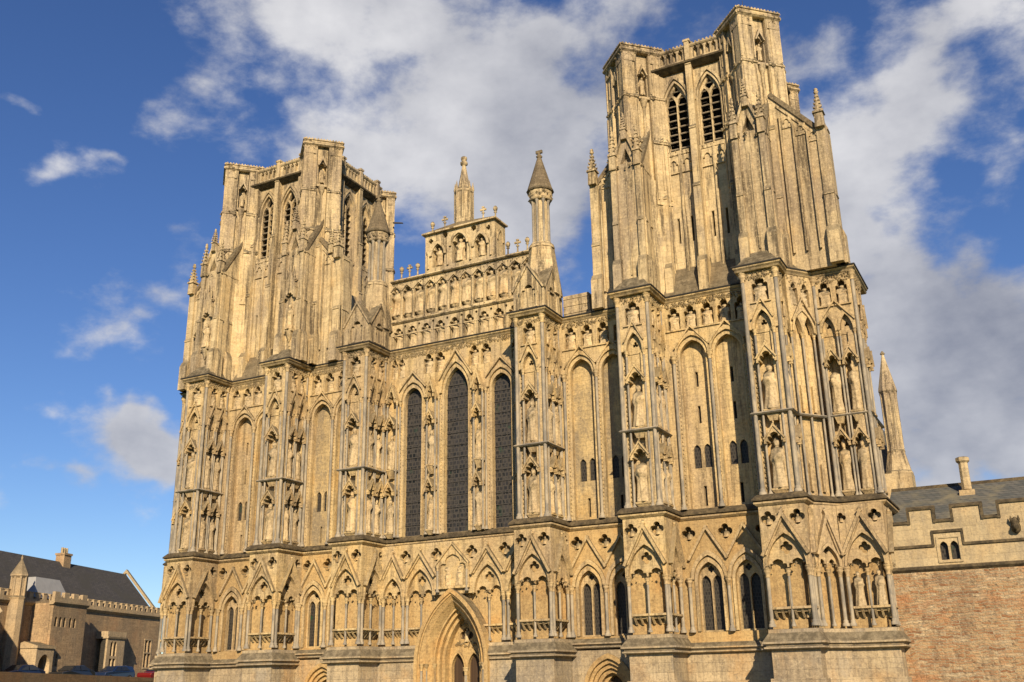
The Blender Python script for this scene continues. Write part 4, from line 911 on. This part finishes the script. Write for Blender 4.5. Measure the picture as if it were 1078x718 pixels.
def tower(cl, cr, zt, nm, niches):
    y0 = .75; cx = (cl+cr)/2; half = (cr-cl)/2
    mb = MB(); h = 1.85
    box(mb, F(0, 0), cl-.9, cr+.9, 20.6, 27, -8.3, -y0-.65)
    box(mb, F(0, 0), cl+.3, cr-.3, 20.6, zt-1.3, -8.0, -y0-1.7)
    # weathered slopes over the cornice
    P = []
    tw = [p for p in PATH if (cl-4.2 < p[0] < cr+4.2)]
    # clasping bases under the turrets, and the buttresses that lean on them
    for sx, c in ((-1, cl), (1, cr)):
        frustum(mb, diamond(c, y0, 1.75), 20.7, diamond(c, y0, 1.75), 28)
    t_ = obj('tower', mb, ['tower', 'ledge'], cath)
    mb = MB(); seg = front_path()
    seg = [p for p in seg if (p[0] <= -10.6 if cx < 0 else p[0] >= 10.6)]
    course(mb, seg, [(.0, 20.95), (-.55, 21.75), (-1.0, 21.75), (-1.0, 20.95)], 0)
    for bl, br in (((-17.32, -12.80),) if cx < 0 else ((12.80, 17.32),)):
        profile(mb, F(0, 0, 0), bl, br, [(.0, 20.96), (-.72, 22.7), (-1.0, 22.7), (-1.0, 20.96)])
    obj('weathering', mb, ['roofstone'], t_)
    belfry_face(F(cx, y0, 0), half-.9, zt, t_)
    belfry_face(F(cr+.45, y0+half+.05, 90), half-.9, zt, t_)
    corner_turret(cl, y0, h, 26.5, zt+.18, t_); corner_turret(cr, y0, h, 26.5, zt+.18, t_)
    corner_turret(cr-.1, y0+2*half+.15, 1.35, 21, zt-.25, t_)
    for sx, c in ((-1, cl), (1, cr)):
        b = MB(); f = F(c, -1.42, 0); w = .88; zg = 28.3
        box(b, f, -w+.1, w-.1, 20.8, zg, -1.6, -.0)
        for s in (-1, 1):
            pilaster(b, f, s*(w-.17), .34, 20.95, zg+.05, .20, .03, (.55,), .40)
            g2 = F(c+s*(w-.1), -1.42, 90*s); 
            a_ = .17 if s > 0 else -.17
            pilaster(b, g2, .0+a_, .30, 20.95, zg, .16, .03, (.55,), .34)
            pilaster(b, g2, .0+a_*6.2, .30, 20.95, zg, .10, .03, (.55,), .30)
        box(b, f, -.04, .04, 22, 27.5, .003, .06)
        for s in (-1, 1):                                    # raking flanks up to the turret
            g4 = F(c+s*.70, -1.42, 90); mb2 = [(.0, 20.9), (1.7, 20.9), (1.7, zg+2.9), (.0, zg+.1)]
            plate(b, g4, mb2, [], -.16, .16, 0, True); bar(b, g4, (-.12, zg+.12), (1.7, zg+3.1), .2, -.24, .24, 1)
        # gablet and raking coping back to the turret
        A = [(-w, zg), (w, zg), (0, zg+2.5)]
        plate(b, f, A, [[(-.34, zg+.35), (.34, zg+.35), (0, zg+1.3)]], -.9, .0); gable(b, f, -w-.08, zg-.05, 0, zg+2.62, w+.08, zg-.05, .13, .02, .16)
        frustum(b, [(c-w, -1.3), (c+w, -1.3), (c+w, .2), (c-w, .2)], zg, [(c-.3, -.3), (c+.3, -.3), (c+.3, .2), (c-.3, .2)], zg+2.9)
        bosses(b, f, -w, w, zg-.1, zg+.25, .12, 10, .09)
        if niches:                                           # tall canopied niche on the face of the buttress
            q = F(c, -1.42-.0, 0)
            plate(b, q, [(-.40, 25.2), (-.3, 25.2)]+trefoil(0, .3, 25.25, .3)+[(.3, 25.2), (.40, 25.2), (.40, 25.9), (0, 27.1), (-.40, 25.9)], [], -.0, .30)
            for k in range(3): lathe(b, c+(-.3, 0, .3)[k], -1.70, [(.05, 25.5), (.06, 26.6+.4*(k == 1)), (.1, 26.7+.4*(k == 1)), (.02, 27.3+.5*(k == 1))], 5)
            for k in range(2): box(b, q, -.42, -.36, 25.9+.5*k, 26.0+.5*k, .0, .3); box(b, q, .36, .42, 25.9+.5*k, 26.0+.5*k, 0, .3)
            box(b, q, -.33, .33, 22.95, 23.08, 0, .26); lathe(b, c, -1.5, [(.05, 22.3), (.12, 22.5), (.28, 22.95)], 7)
        bo = obj('buttress', b, ['tower', 'roofstone'], t_)
        pb = MB()
        for s in (-1, 1): pin(pb, c+s*(w-.17), -1.50, zg, 2.5, .19)
        pin(pb, c, -1.5, zg+1.75, 1.7, .15)
        obj('pinnacle', pb, 'tower', t_)
        # side buttress with its long raking top
        x0 = .9; x1 = (2.9 if sx < 0 else 2.5) if niches else (2.35 if sx < 0 else 3.3); zr = 28.45 if not niches else 27.9; g = F(c, -.12, 0); S = lambda a: sx*a
        b = MB()
        P = [(S(x0), 20.9), (S(x1), 20.9), (S(x1), zr), (S(x0+.2), zr+(x1-x0-.2)*1.2), (S(x0), zr+(x1-x0-.2)*1.2)]
        plate(b, g, P, [], -1.6, 0, 0, True)
        bar(b, g, (S(x1+.05), zr+.15), (S(x0+.2), zr+.15+(x1-x0-.15)*1.2), .24, -1.68, .09, 1); bar(b, g, (S(x1-.3), zr-.05), (S(x0+.4), zr-.05+(x1-x0-.7)*1.2), .07, .003, .07)
        for a in [q for q in (1.42, 2.05, 2.72) if q < x1-.2]:
            box(b, g, min(S(a-.04), S(a+.04)), max(S(a-.04), S(a+.04)), 21.9, zr+(x1-a)*.9-.4, .003, .17)
        for a in [q for q in (1.74, 2.4, 2.98) if q < x1-.2]:
            zt_ = zr+(x1-a)*.9-.25; ap = trefoil(S(a), .22, zt_-.5, .4)
            plate(b, g, [(S(a)-.27, zt_-.62), (S(a)+.27, zt_-.62), (S(a)+.27, zt_+.02), (S(a)-.27, zt_+.02)], [hole(ap, zt_-.55)], 0, .06)
        pilaster(b, g, S(x1+.12), .5, 20.95, zr, .16, .04, (.5,), .36)
        g3 = F(c+S(x1+.36), -.12, 90*sx); pilaster(b, g3, .4*sx+.35*0, .6, 20.95, zr, .05, .02, (.5,), .22)
        box(b, F(c+S(x1+.12), -.12, 0), -.25, .25, 20.95, zr+.1, -1.1, .0)
        pilaster(b, g, S(1.0), .36, 20.95, 29.0, .32, .06, (.5,), .5)
        if niches and sx < 0: 
            q = F(c+S(2.1), -.12, 0); plate(b, q, [(-.34, 24.6), (-.25, 24.6)]+trefoil(0, .25, 24.65, .3)+[(.25, 24.6), (.34, 24.6), (.34, 25.3), (0, 26.6), (-.34, 25.3)], [], -.0, .28); box(b, q, -.3, .3, 22.6, 22.72, 0, .24)
        bo = obj('buttress', b, ['tower', 'roofstone'], t_)
        pb = MB(); pin(pb, c+S(x1+.12), -.25, zr, 2.35, .23)
        if niches: pin(pb, c+S(2.0), -.18, zr+.5, 1.8, .17)
        obj('pinnacle', pb, 'tower', t_)
    if niches:
        for sx, c in ((-1, cl), (1, cr)):
            statue(F(c, -1.42, 0), 0, .14, 23.09, 1.75, f"worn figure under the hooded niche on the left tower's {'outer' if sx < 0 else 'inner'} buttress", None, 'stand', .95)
    for k, c in enumerate((cl, cr)):
        L_ = h*math.sqrt(2); statue(F(c, y0-h, 45), L_/2, -.28, zt-2.82, 1.15, f"small figure high on the {'left' if k == 0 else 'right'} corner turret of the {nm} tower", None, 'stand', .8)
tower(-18.46, -11.40, 36.75, 'left', True)
sp = MB(); g_ = F(-10.05, 7.6, 90); profile(sp, g_, -.06, .06, [(0, 33.9), (.85, 33.7), (.85, 33.77), (0, 34.02)]); obj('waterspout', sp, 'iron', cath)
sp = MB(); lathe(sp, 18.4, .75, [(.02, 36.3), (.015, 38.2)], 5); obj('lightning_rod', sp, 'iron', cath)
tower(11.65, 18.46, 36.32, 'right', False)

# stepped masonry and lean-to roof between the gable and the right tower
for sgn in (1, -1):
    mb = MB(); z = 20.9; f = F(0, 1.6, 0)
    a0, a1 = (6.2, 8.1); k = 0
    while z < 22.8:
        q0, q1 = (6.2, 7.95-.02*k); box(mb, f, min(sgn*q0, sgn*q1), max(sgn*q0, sgn*q1), z, z+.215, -.8+.012*(k % 2), .0-.03*(k % 2)); z += .22; k += 1
    z = 20.9
    while z < 21.75: box(mb, f, min(sgn*7.96, sgn*10.4), max(sgn*7.96, sgn*10.4), z, z+.215, -.8, -.02-.03*(k % 2)); z += .22; k += 1
    frustum(mb, [(sgn*6.2, 2.4), (sgn*10.5, 2.4), (sgn*10.5, 30), (sgn*6.2, 30)], 20.5, [(sgn*6.2, 2.5), (sgn*6.6, 2.5), (sgn*6.6, 30), (sgn*6.2, 30)], 22.0, 1)
    obj('aisle_wall', mb, ['tower', 'lead'], cath)
mb = MB(); frustum(mb, [(-6.2, 1.3), (6.2, 1.3), (6.2, 60), (-6.2, 60)], 18, [(-6.2, 1.3), (6.2, 1.3), (6.2, 60), (-6.2, 60)], 21.5); frustum(mb, [(-6.3, 1.3), (6.3, 1.3), (6.3, 60), (-6.3, 60)], 21.5, [(-.1, 1.3), (.1, 1.3), (.1, 60), (-.1, 60)], 25.2, 1)
obj('nave_roof', mb, ['stone', 'lead'], cath)
mb = MB(); box(mb, F(0, 0), -12, 12, 0, 16.5, -60, -1.4); obj('nave_wall', mb, ['stone'], cath)

# south transept far behind: roof, corner pinnacle
mb = MB(); Y = 40
box(mb, F(0, 0), 5, 19.4, 0, 16.6, -Y-12, -Y-.6, 0)
P = [(5, 16.6), (18.2, 16.6), (18.2, 17.2), (17.0, 22.9), (5, 22.9)]
plate(mb, F(0, Y+2, 0), P, [], -9, 0, 1)
x, y = 18.55, Y
frustum(mb, [(x-1.05, y-1.05), (x+1.05, y-1.05), (x+1.05, y+1.05), (x-1.05, y+1.05)], 0, [(x-1.05, y-1.05), (x+1.05, y-1.05), (x+1.05, y+1.05), (x-1.05, y+1.05)], 17.6)
tr = obj('transept', mb, ['tower', 'slate'], cath)
p = MB(); lathe(p, x, y, [(1.15, 17.55), (1.15, 17.75), (1.05, 17.85), (.72, 19.4), (.76, 19.55), (.66, 19.65), (.62, 24.5), (.78, 24.7), (.78, 24.85), (.1, 28.0), (.22, 28.1), (.06, 28.35)], 8, 0, False, R(22.5))
for i in range(8):
    a = R(45*i+22.5); lathe(p, x+.62*math.cos(a), y+.62*math.sin(a), [(.11, 19.6), (.08, 19.8), (.08, 24.3), (.13, 24.6)], 6)
obj('pinnacle', p, 'tower', tr)

# ------------------------------------------------------------------ cloister range to the right
cl = empty('cloister_range', (30, 3, 0), 'long low building right of the towers with red rubble wall, battlements and slate roof', 'building')
f = F(22.3, .9, 0); W_ = 22
mb = MB(); box(mb, f, 0, W_, 0, 6.12, -6, 0); obj('wall', mb, 'rubble', cl)
mb = MB()
wc = 2.52
plate(mb, f, [(0, 6.25), (W_, 6.25), (W_, 8.25), (0, 8.25)], [hole(gothic(wc+s*.215, .17, 7.12, 7.36), 6.56) for s in (-1, 1)], -.35, .02)
box(mb, f, 0, W_, 6.25, 8.25, -.8, -.5)
profile(mb, f, 0, W_, [(-.2, 6.10), (.02, 6.10), (.12, 6.2), (.12, 6.26), (.02, 6.34), (-.2, 6.34)], 1)
zs = 7.17
for a0, a1 in ((0, wc-.62), (wc+.62, W_)): profile(mb, f, a0, a1, [(.0, zs-.05), (.09, zs-.02), (.09, zs+.06), (.0, zs+.12)], 1)
profile(mb, f, wc-.66, wc+.66, [(.0, zs+.55), (.09, zs+.58), (.09, zs+.66), (.0, zs+.72)], 1)
for s in (-1, 1): box(mb, f, wc+s*.62-.045, wc+s*.62+.045, zs+.0, zs+.6, .0, .085, 1)
for s in (-1, 1): box(mb, f, wc+s*.46-.05, wc+s*.46+.05, 6.5, 7.5, .003, .06)
box(mb, f, wc-.5, wc+.5, 7.5, 7.58, .003, .06); box(mb, f, wc-.5, wc+.5, 6.44, 6.52, .003, .07)
a = -1.1
mer = [(1.0, 2.08), (2.82, 4.05), (4.72, 6.1), (6.85, 8.2), (8.95, 10.3), (11.05, 12.4), (13.1, 14.5), (15.2, 16.6), (17.3, 18.6), (19.3, 20.7)]
for a0, a1 in mer:
    box(mb, f, a0, a1, 8.25, 8.82, -.38, .017); profile(mb, f, a0-.06, a1+.06, [(-.42, 8.82), (.09, 8.82), (.09, 8.9), (-.1, 9.0), (-.42, 9.0)], 1)
    for q in (a0, a1): box(mb, f, q-.06, q+.06, 8.2, 8.82, -.2, .09, 1)
e0 = 0
for a0, a1 in mer+[(W_, W_)]:
    if a0-e0 > .13: profile(mb, f, e0+.06, a0-.06, [(-.42, 8.22), (.09, 8.22), (.09, 8.30), (-.1, 8.38), (-.42, 8.38)], 1)
    e0 = a1
obj('parapet', mb, ['parapet', 'ledge'], cl)
mb = MB(); plate(mb, f, [(wc-.5, 6.5), (wc+.5, 6.5), (wc+.5, 7.5), (wc-.5, 7.5)], [], -.4, -.2); obj('window', mb, 'glass', cl)
mb = MB(); plate(mb, F(22.0, 1.5, 90), [(0, 8.0), (5.2, 10.75), (10.4, 8.0)], [], 0, W_, 0, True); profile(mb, F(22, 6.7, 0), 0, W_, [(-.14, 10.68), (.14, 10.68), (0, 10.86)], 1); rf = obj('roof', mb, ['slate', 'ledge'], cl)
mb = MB(); sqq = lambda q: [(25.62-q, 5.6-q), (25.62+q, 5.6-q), (25.62+q, 5.6+q), (25.62-q, 5.6+q)]
frustum(mb, sqq(.36), 9.6, sqq(.34), 10.25); frustum(mb, [(25.62+.24*math.cos(R(45*i+22.5)), 5.6+.24*math.sin(R(45*i+22.5))) for i in range(8)], 10.3, [(25.62+.22*math.cos(R(45*i+22.5)), 5.6+.22*math.sin(R(45*i+22.5))) for i in range(8)], 11.75)
lathe(mb, 25.62, 5.6, [(.22, 11.6), (.33, 11.7), (.33, 11.85), (.24, 11.9)], 8, 0, False, R(22.5)); obj('chimney', mb, 'parapet', rf)
mb = MB(); x, y, z = f.p(5.3, .1, 7.75)                     # worn beast-headed waterspout
lathe(mb, x, y, [(.06, z-.28), (.17, z-.18), (.2, z), (.16, z+.14), (.2, z+.22), (.12, z+.36), (.03, z+.42)], 8)
for dx in (-.15, .15): lathe(mb, x+dx, y-.1, [(.02, z+.2), (.07, z+.3), (.01, z+.48)], 5)
lathe(mb, x, y-.22, [(.03, z-.16), (.12, z-.06), (.11, z+.06), (.03, z+.14)], 7); obj('gargoyle', mb, 'ledge', cl)
# climber on the rubble wall at the right edge
mb = MB(); rnd = random.Random(5)
for k in range(900):
    h = rnd.random(); a = 6.1+rnd.gauss(0, .32)*(1.1-h*.5)+h*.1; z = .2+h*4.4+rnd.gauss(0, .15)
    if z < .1: continue
    x, y, z = f.p(a, .05+rnd.random()*.16, z); s = rnd.uniform(.05, .11)
    d1 = Vector((rnd.gauss(0, 1), rnd.gauss(0, .5), rnd.gauss(0, 1))).normalized()*s; d2 = Vector((rnd.gauss(0, 1), rnd.gauss(0, .6), rnd.gauss(0, 1))).normalized()*s
    c0 = Vector((x, y, z)); mb.add([c0-d1, c0+d2, c0+d1, c0-d2], [(0, 1, 2, 3)])
st = MB(); lathe(st, *f.p(6.1, .1, 0)[:2], [(.05, 0), (.03, 2.5), (.01, 4.6)], 5)
cp = empty('climbing_plant', f.p(6.1, .1, 0), 'sparse dark climber growing up the red rubble wall at the right edge', 'plant')
obj('foliage', mb, 'leaf', cp); obj('stem', st, 'oldwall', cp)
# ------------------------------------------------------------------ old stone house across the lane, far left
GZ = 2.55
hs = empty('stone_house', (-56, 22, GZ), 'old battlemented stone house with dark tiled roof and a square stair tower', 'building')
D = F(-54, 10, 105.9)
def hb(name, mb, mats, par=None): return obj(name, mb, mats, par or hs)
mb = MB()
w1 = [(7.3, 1.3, 6.4, 8.8)]
holes = [[(6.7+k*.45, 6.6), (7.05+k*.45, 6.6), (7.05+k*.45, 8.7), (6.7+k*.45, 8.7)] for k in range(3)]+[[(26.3, 4.2), (26.8, 4.2), (26.8, 7.0), (26.3, 7.0)], [(26.95, 4.2), (27.45, 4.2), (27.45, 7.0), (26.95, 7.0)]]
plate(mb, D, [(-8, GZ), (29, GZ), (29, 9.5), (-8, 9.5)], holes, -.4, 0); box(mb, D, -8, 29, GZ, 9.4, -9, -.6)
hb('wall', mb, 'deanery')
mb = MB(); plate(mb, D, [(6, 6.3), (29, 3.9), (29, 9), (6, 9)], [], -.58, -.38); hb('window', mb, 'glass')
mb = MB()
for a0, a1, z0, z1, n in ((6.6, 8.0, 6.5, 8.8, 3), (26.2, 27.55, 4.1, 7.1, 2)):
    for k in range(n+1): a = a0+(a1-a0)*k/n; box(mb, D, a-.07, a+.07, z0, z1, -.2, .03)
    for z in (z0, (z0+z1)/2+.1, z1): box(mb, D, a0-.1, a1+.1, z-.07, z+.07, -.19, .05)
hb('window_frame', mb, 'dressing')
mb = MB(); profile(mb, D, -8, 29.1, [(-.4, 9.4), (.05, 9.4), (.28, 9.62), (.28, 9.78), (-.4, 9.85)], 0)
box(mb, D, -8, 29, 9.8, 10.05, -.35, .06); k = -8
while k < 28.6: box(mb, D, k, k+.55, 10.05, 10.55, -.32, .06); box(mb, D, k-.04, k+.59, 10.55, 10.63, -.36, .1); k += 1.0
hb('parapet', mb, 'dressing')
mb = MB(); x0, x1 = -8, 29.0; n = 4
P = [D.p(x0, -.5, 9.7), D.p(x1, -.5, 9.7), D.p(x1, -5, 14.6), D.p(x0, -5, 14.9), D.p(x0, -9.5, 9.7), D.p(x1, -9.5, 9.7)]
mb.add(P, [(0, 1, 2, 3), (3, 2, 5, 4), (1, 5, 2), (0, 3, 4)]); rf = hb('roof', mb, 'tiles')
mb = MB(); mb.add([D.p(29.02, o, z) for o, z in ((-.3, 9.6), (-5, 14.75), (-9.7, 9.6), (-9.7, 10.0), (-5, 15.15), (-.3, 10.0))]+[D.p(29.35, o, z) for o, z in ((-.3, 9.6), (-5, 14.75), (-9.7, 9.6), (-9.7, 10.0), (-5, 15.15), (-.3, 10.0))],
    [(0, 1, 4, 5), (1, 2, 3, 4), (6, 7, 10, 11), (7, 8, 9, 10), (5, 4, 10, 11), (4, 3, 9, 10), (0, 1, 7, 6), (0, 5, 11, 6)]); obj('gable_coping', mb, 'parapet', rf)
mb = MB(); c0 = F(*D.p(17.3, -5, 0)[:2], 105.9); box(mb, c0, -.6, .6, 13.6, 15.4, -.5, .5); box(mb, c0, -.68, .68, 15.4, 15.6, -.58, .58, 0)
for a in (-.38, 0, .38): lathe(mb, *c0.p(a, 0, 0)[:2], [(.15, 15.55), (.12, 16.2)], 8, 1)
obj('chimney', mb, ['deanery', 'parapet'], rf)
# square stair tower, battlemented, with a lead dormer roof behind
T = F(*D.p(6.7, 2.2, 0)[:2], 105.9)
mb = MB(); box(mb, T, 0, 5.1, GZ, 9.6, -2.6, -.25)
hl = [hole(gothic(.62+.64*k+(.25 if k > 2 else 0), .2, 8.15, 8.4), 7.5) for k in range(5)]+[hole(gothic(a, .16, 4.9, 5.15), 4.0) for a in (.75, 1.35)]
plate(mb, T, [(0, GZ), (5.1, GZ), (5.1, 9.6), (0, 9.6)], hl, -.3, 0)
T2 = F(*T.p(5.1, 0, 0)[:2], 195.9); plate(mb, T2, [(.004, GZ), (2.2, GZ), (2.2, 9.6), (.004, 9.6)], [[(.7, 7.4), (1.3, 7.4), (1.3, 8.6), (.7, 8.6)], [(.7, 4.4), (1.05, 4.4), (1.05, 5.6), (.7, 5.6)]], -.25, .01)
profile(mb, T, -.15, 5.25, [(-.4, 9.45), (.02, 9.45), (.2, 9.65), (.2, 9.75), (-.4, 9.8)], 1); profile(mb, T2, .15, 2.2, [(-.4, 9.45), (.02, 9.45), (.2, 9.65), (.2, 9.75), (-.4, 9.8)], 1)
box(mb, T, 0, 5.1, 9.78, 10.15, -.3, .05, 1); box(mb, T2, .06, 2.2, 9.78, 10.15, -.3, .05, 1)
for k in range(4): box(mb, T, .0+1.4*k, .75+1.4*k, 10.15, 10.62, -.28, .046, 1)
for k in range(2): box(mb, T2, .3+1.2*k, .9+1.2*k, 10.15, 10.6, -.28, .046, 1)
tw = hb('stair_tower', mb, ['deanery', 'dressing'])
mb = MB(); box(mb, T, .3, 4.8, 3.8, 8.6, -.45, -.29); box(mb, T2, .5, 1.8, 4.2, 8.7, -.4, -.22); obj('window', mb, 'void', tw)
mb = MB(); A = [T.p(.1, -2.2, 10.2), T.p(5.4, -2.2, 10.2), T.p(5.4, -6, 10.2), T.p(.1, -6, 10.2)]; B = [T.p(1.0, -3.0, 12.15), T.p(4.6, -3.0, 12.15), T.p(4.6, -6, 12.15), T.p(1.0, -6, 12.15)]
mb.add(A+B, [(0, 1, 5, 4), (1, 2, 6, 5), (2, 3, 7, 6), (3, 0, 4, 7), (4, 5, 6, 7)]); obj('dormer_roof', mb, 'lead', rf)
# pepper-pot turret
mb = MB(); x, y, _ = D.p(3.85, .4, 0)
lathe(mb, x, y, [(.72, GZ), (.72, 9.7), (.8, 9.9), (.64, 10.05), (.62, 11.6), (.8, 11.8), (.8, 11.95), (.06, 13.3)], 8, 0, False, R(20))
lathe(mb, x, y, [(.06, 13.25), (.12, 13.4), (.03, 13.7)], 6)
for i in range(8):
    a = R(45*i+20); lathe(mb, x+.64*math.cos(a), y+.64*math.sin(a), [(.12, 10.0), (.1, 11.8)], 5)
hb('turret', mb, 'dressing')
# porch and bay window
Pp = F(*D.p(4.6, 2.6, 0)[:2], 105.9)
mb = MB(); plate(mb, Pp, [(0, GZ), (2.4, GZ), (2.4, 5.5), (0, 5.5)], [hole(gothic(1.2, .8, 4.0, 5.0), GZ)], -2.6, 0); profile(mb, Pp, -.1, 2.5, [(-2.6, 5.5), (.1, 5.5), (.1, 5.7), (-1.3, 6.1), (-2.6, 5.7)]); box(mb, Pp, .2, 2.2, GZ, 5.3, -2.5, -1.6, 1); hb('porch', mb, ['dressing', 'void'])
By = F(*D.p(17.2, 1.3, 0)[:2], 105.9)
mb = MB(); hl = [hole(gothic(.85+.62*k, .25, 6.25, 6.6), 5.15) for k in range(2)]+[[(.6+.62*k, 3.6), (1.1+.62*k, 3.6), (1.1+.62*k, 4.9), (.6+.62*k, 4.9)] for k in range(2)]
plate(mb, By, [(0, GZ), (3.1, GZ), (3.1, 6.9), (0, 6.9)], hl, -.2, 0); By2 = F(*By.p(3.1, 0, 0)[:2], 140); L2 = 2.3
plate(mb, By2, [(.004, GZ), (L2, GZ), (L2, 6.9), (.004, 6.9)], [[(.35+.8*k, 3.4), (.9+.8*k, 3.4), (.9+.8*k, 6.5), (.35+.8*k, 6.5)] for k in range(2)], -.2, 0)
profile(mb, By, -.1, 3.2, [(-1.4, 6.85), (.1, 6.85), (.16, 7.0), (.05, 7.1), (.05, 7.55), (-1.4, 7.55)]); profile(mb, By2, 0, L2, [(-1.6, 6.852), (.1, 6.852), (.16, 7.002), (.05, 7.102), (.05, 7.552), (-1.6, 7.552)])
bw = hb('bay_window', mb, 'dressing')
mb = MB(); box(mb, By, .1, 3.0, GZ, 6.8, -.8, -.19); box(mb, By2, .1, L2-.1, GZ, 6.8, -.8, -.19); obj('pane', mb, 'glass', bw)
mb = MB(); S = F(*D.p(22.3, 4.5, 0)[:2], 105.9); box(mb, S, -.55, .55, 3.9, 5.3, -.04, .04); 
sb = empty('notice_board', S.p(0, 0, GZ), 'blue board on two posts in front of the bay window', 'sign'); obj('board', mb, 'board', sb)
mb = MB(); lathe(mb, *S.p(-.4, -.06, 0)[:2], [(.04, GZ), (.04, 4.2)], 6); lathe(mb, *S.p(.4, -.06, 0)[:2], [(.04, GZ), (.04, 4.2)], 6); obj('post', mb, 'iron', sb)
# rendered gabled house cut by the left edge
G = F(-49.6, 2.8, 60); gh = empty('rendered_house', G.p(0, 0, GZ), 'orange rendered gable end with pale coping at the far left edge', 'building')
gp = [(-6, GZ), (4.7, GZ), (4.7, 8.0), (-1, 15.5), (-6, 9)]
mb = MB(); plate(mb, G, gp, [], -8, 0, 0, True); obj('wall', mb, 'orender', gh)
mb = MB(); bar(mb, G, (-1, 15.85), (4.95, 8.0), .35, -.3, .15); bar(mb, G, (-1, 15.85), (-6.2, 9), .35, -.3, .146); obj('gable_coping', mb, 'parapet', gh)
mb = MB(); mb.add([G.p(-1, -.3, 15.6), G.p(4.8, -.3, 7.9), G.p(4.8, -8, 7.9), G.p(-1, -8, 15.6), G.p(-6.1, -.3, 8.9), G.p(-6.1, -8, 8.9)], [(0, 1, 2, 3), (0, 3, 5, 4)]); obj('roof', mb, 'tiles', gh)

# boundary wall along the lane
mb = MB(); pts = [(-47.0, -20, 3.55), (-47.0, 2, 3.42), (-47.2, 8, 3.34), (-47.4, 16, 3.12), (-47.6, 25, 2.84), (-47.8, 40, 2.6)]
for (x0, y0, z0), (x1, y1, z1) in zip(pts, pts[1:]):
    P = [(x0-.2, y0, 0), (x0+.2, y0, 0), (x1+.2, y1, 0), (x1-.2, y1, 0), (x0-.2, y0, z0), (x0+.2, y0, z0), (x1+.2, y1, z1), (x1-.2, y1, z1)]
    mb.add(P, [(0, 1, 5, 4), (1, 2, 6, 5), (2, 3, 7, 6), (3, 0, 4, 7), (4, 5, 6, 7)])
bwl = tag(obj('boundary_wall', mb, 'oldwall'), 'low dark stone boundary wall in front of the parked cars', 'wall')

# ------------------------------------------------------------------ parked cars
def car(x, y, deg, body, label, estate=False):
    root = empty('parked_car', (x, y, GZ), label, 'car', 'cars parked along the lane')
    prof = [(-2.0, .32), (-2.05, .62), (-1.95, .86), (-1.0, .98), (-.35, 1.42), (.95, 1.46) if estate else (.7, 1.44), (1.75, 1.38) if estate else (1.25, 1.20), (2.0, .92), (2.06, .6), (2.0, .32)]
    hwid = [.80, .84, .83, .82, .66, .66, .68, .82, .84, .80]
    def tr(px, py, pz): a = R(deg); return (x+px*math.cos(a)-py*math.sin(a), y+px*math.sin(a)+py*math.cos(a), GZ+pz)
    mb = MB(); n = len(prof); V = [tr(a, s*h, z) for s in (-1, 1) for (a, z), h in zip(prof, hwid)]
    mb.add(V, [tuple(range(n)), tuple(range(n, 2*n))]+[(i, (i+1) % n, n+(i+1) % n, n+i) for i in range(n)], 0)
    b = obj('body', mb, body, root)
    bv = b.modifiers.new('bevel', 'BEVEL'); bv.width = .05; bv.segments = 2
    g = MB()
    for s in (-1, 1):
        for q in (((-.78, 1.0, .825), (-.30, 1.36, .70), (.12, 1.38, .69), (.12, 1.0, .825)), ((.2, 1.0, .825), (.2, 1.38, .69), (.85, 1.36, .70), (1.3, 1.02, .825))):
            g.add([tr(a, s*(h+.015), z) for a, z, h in q], [(0, 1, 2, 3)])
    g.add([tr(-.98, s*.70, 1.015) for s in (-1, 1)]+[tr(-.40, s*.60, 1.415) for s in (1, -1)], [(0, 1, 2, 3)])
    obj('windows', g, 'carglass', root)
    for s in (-1, 1):
        for a in (-1.3, 1.28):
            w = MB(); k = 14; c = [(a+.31*math.cos(2*math.pi*i/k), .31+.31*math.sin(2*math.pi*i/k)) for i in range(k)]
            w.add([tr(p, s*.87, z) for p, z in c]+[tr(p, s*.66, z) for p, z in c], [tuple(range(k)), tuple(range(k, 2*k))]+[(i, (i+1) % k, k+(i+1) % k, k+i) for i in range(k)])
            wo = obj('wheel', w, 'tyre', root)
            w = MB(); c = [(a+.19*math.cos(2*math.pi*i/k), .31+.19*math.sin(2*math.pi*i/k)) for i in range(k)]; w.add([tr(p, s*.885, z) for p, z in c], [tuple(range(k))]); obj('rim', w, 'alloy', wo)
        l = MB(); l.add([tr(-2.03, s*.5, .62), tr(-2.03, s*.76, .62), tr(-1.975, s*.76, .80), tr(-1.975, s*.5, .80)], [(0, 1, 2, 3)]); obj('headlight', l, 'lens', root)
car(-50.2, 11.8, 98, 'navy', 'dark navy car parked nearest the left edge, by the porch')
car(-50.6, 17.4, 98, 'black', 'black car parked in front of the square stair tower')
car(-50.8, 22.2, 98, 'blue', 'blue car parked before the bay window', True)
car(-51.2, 28.0, 98, 'red', 'red car half hidden by the cathedral corner')
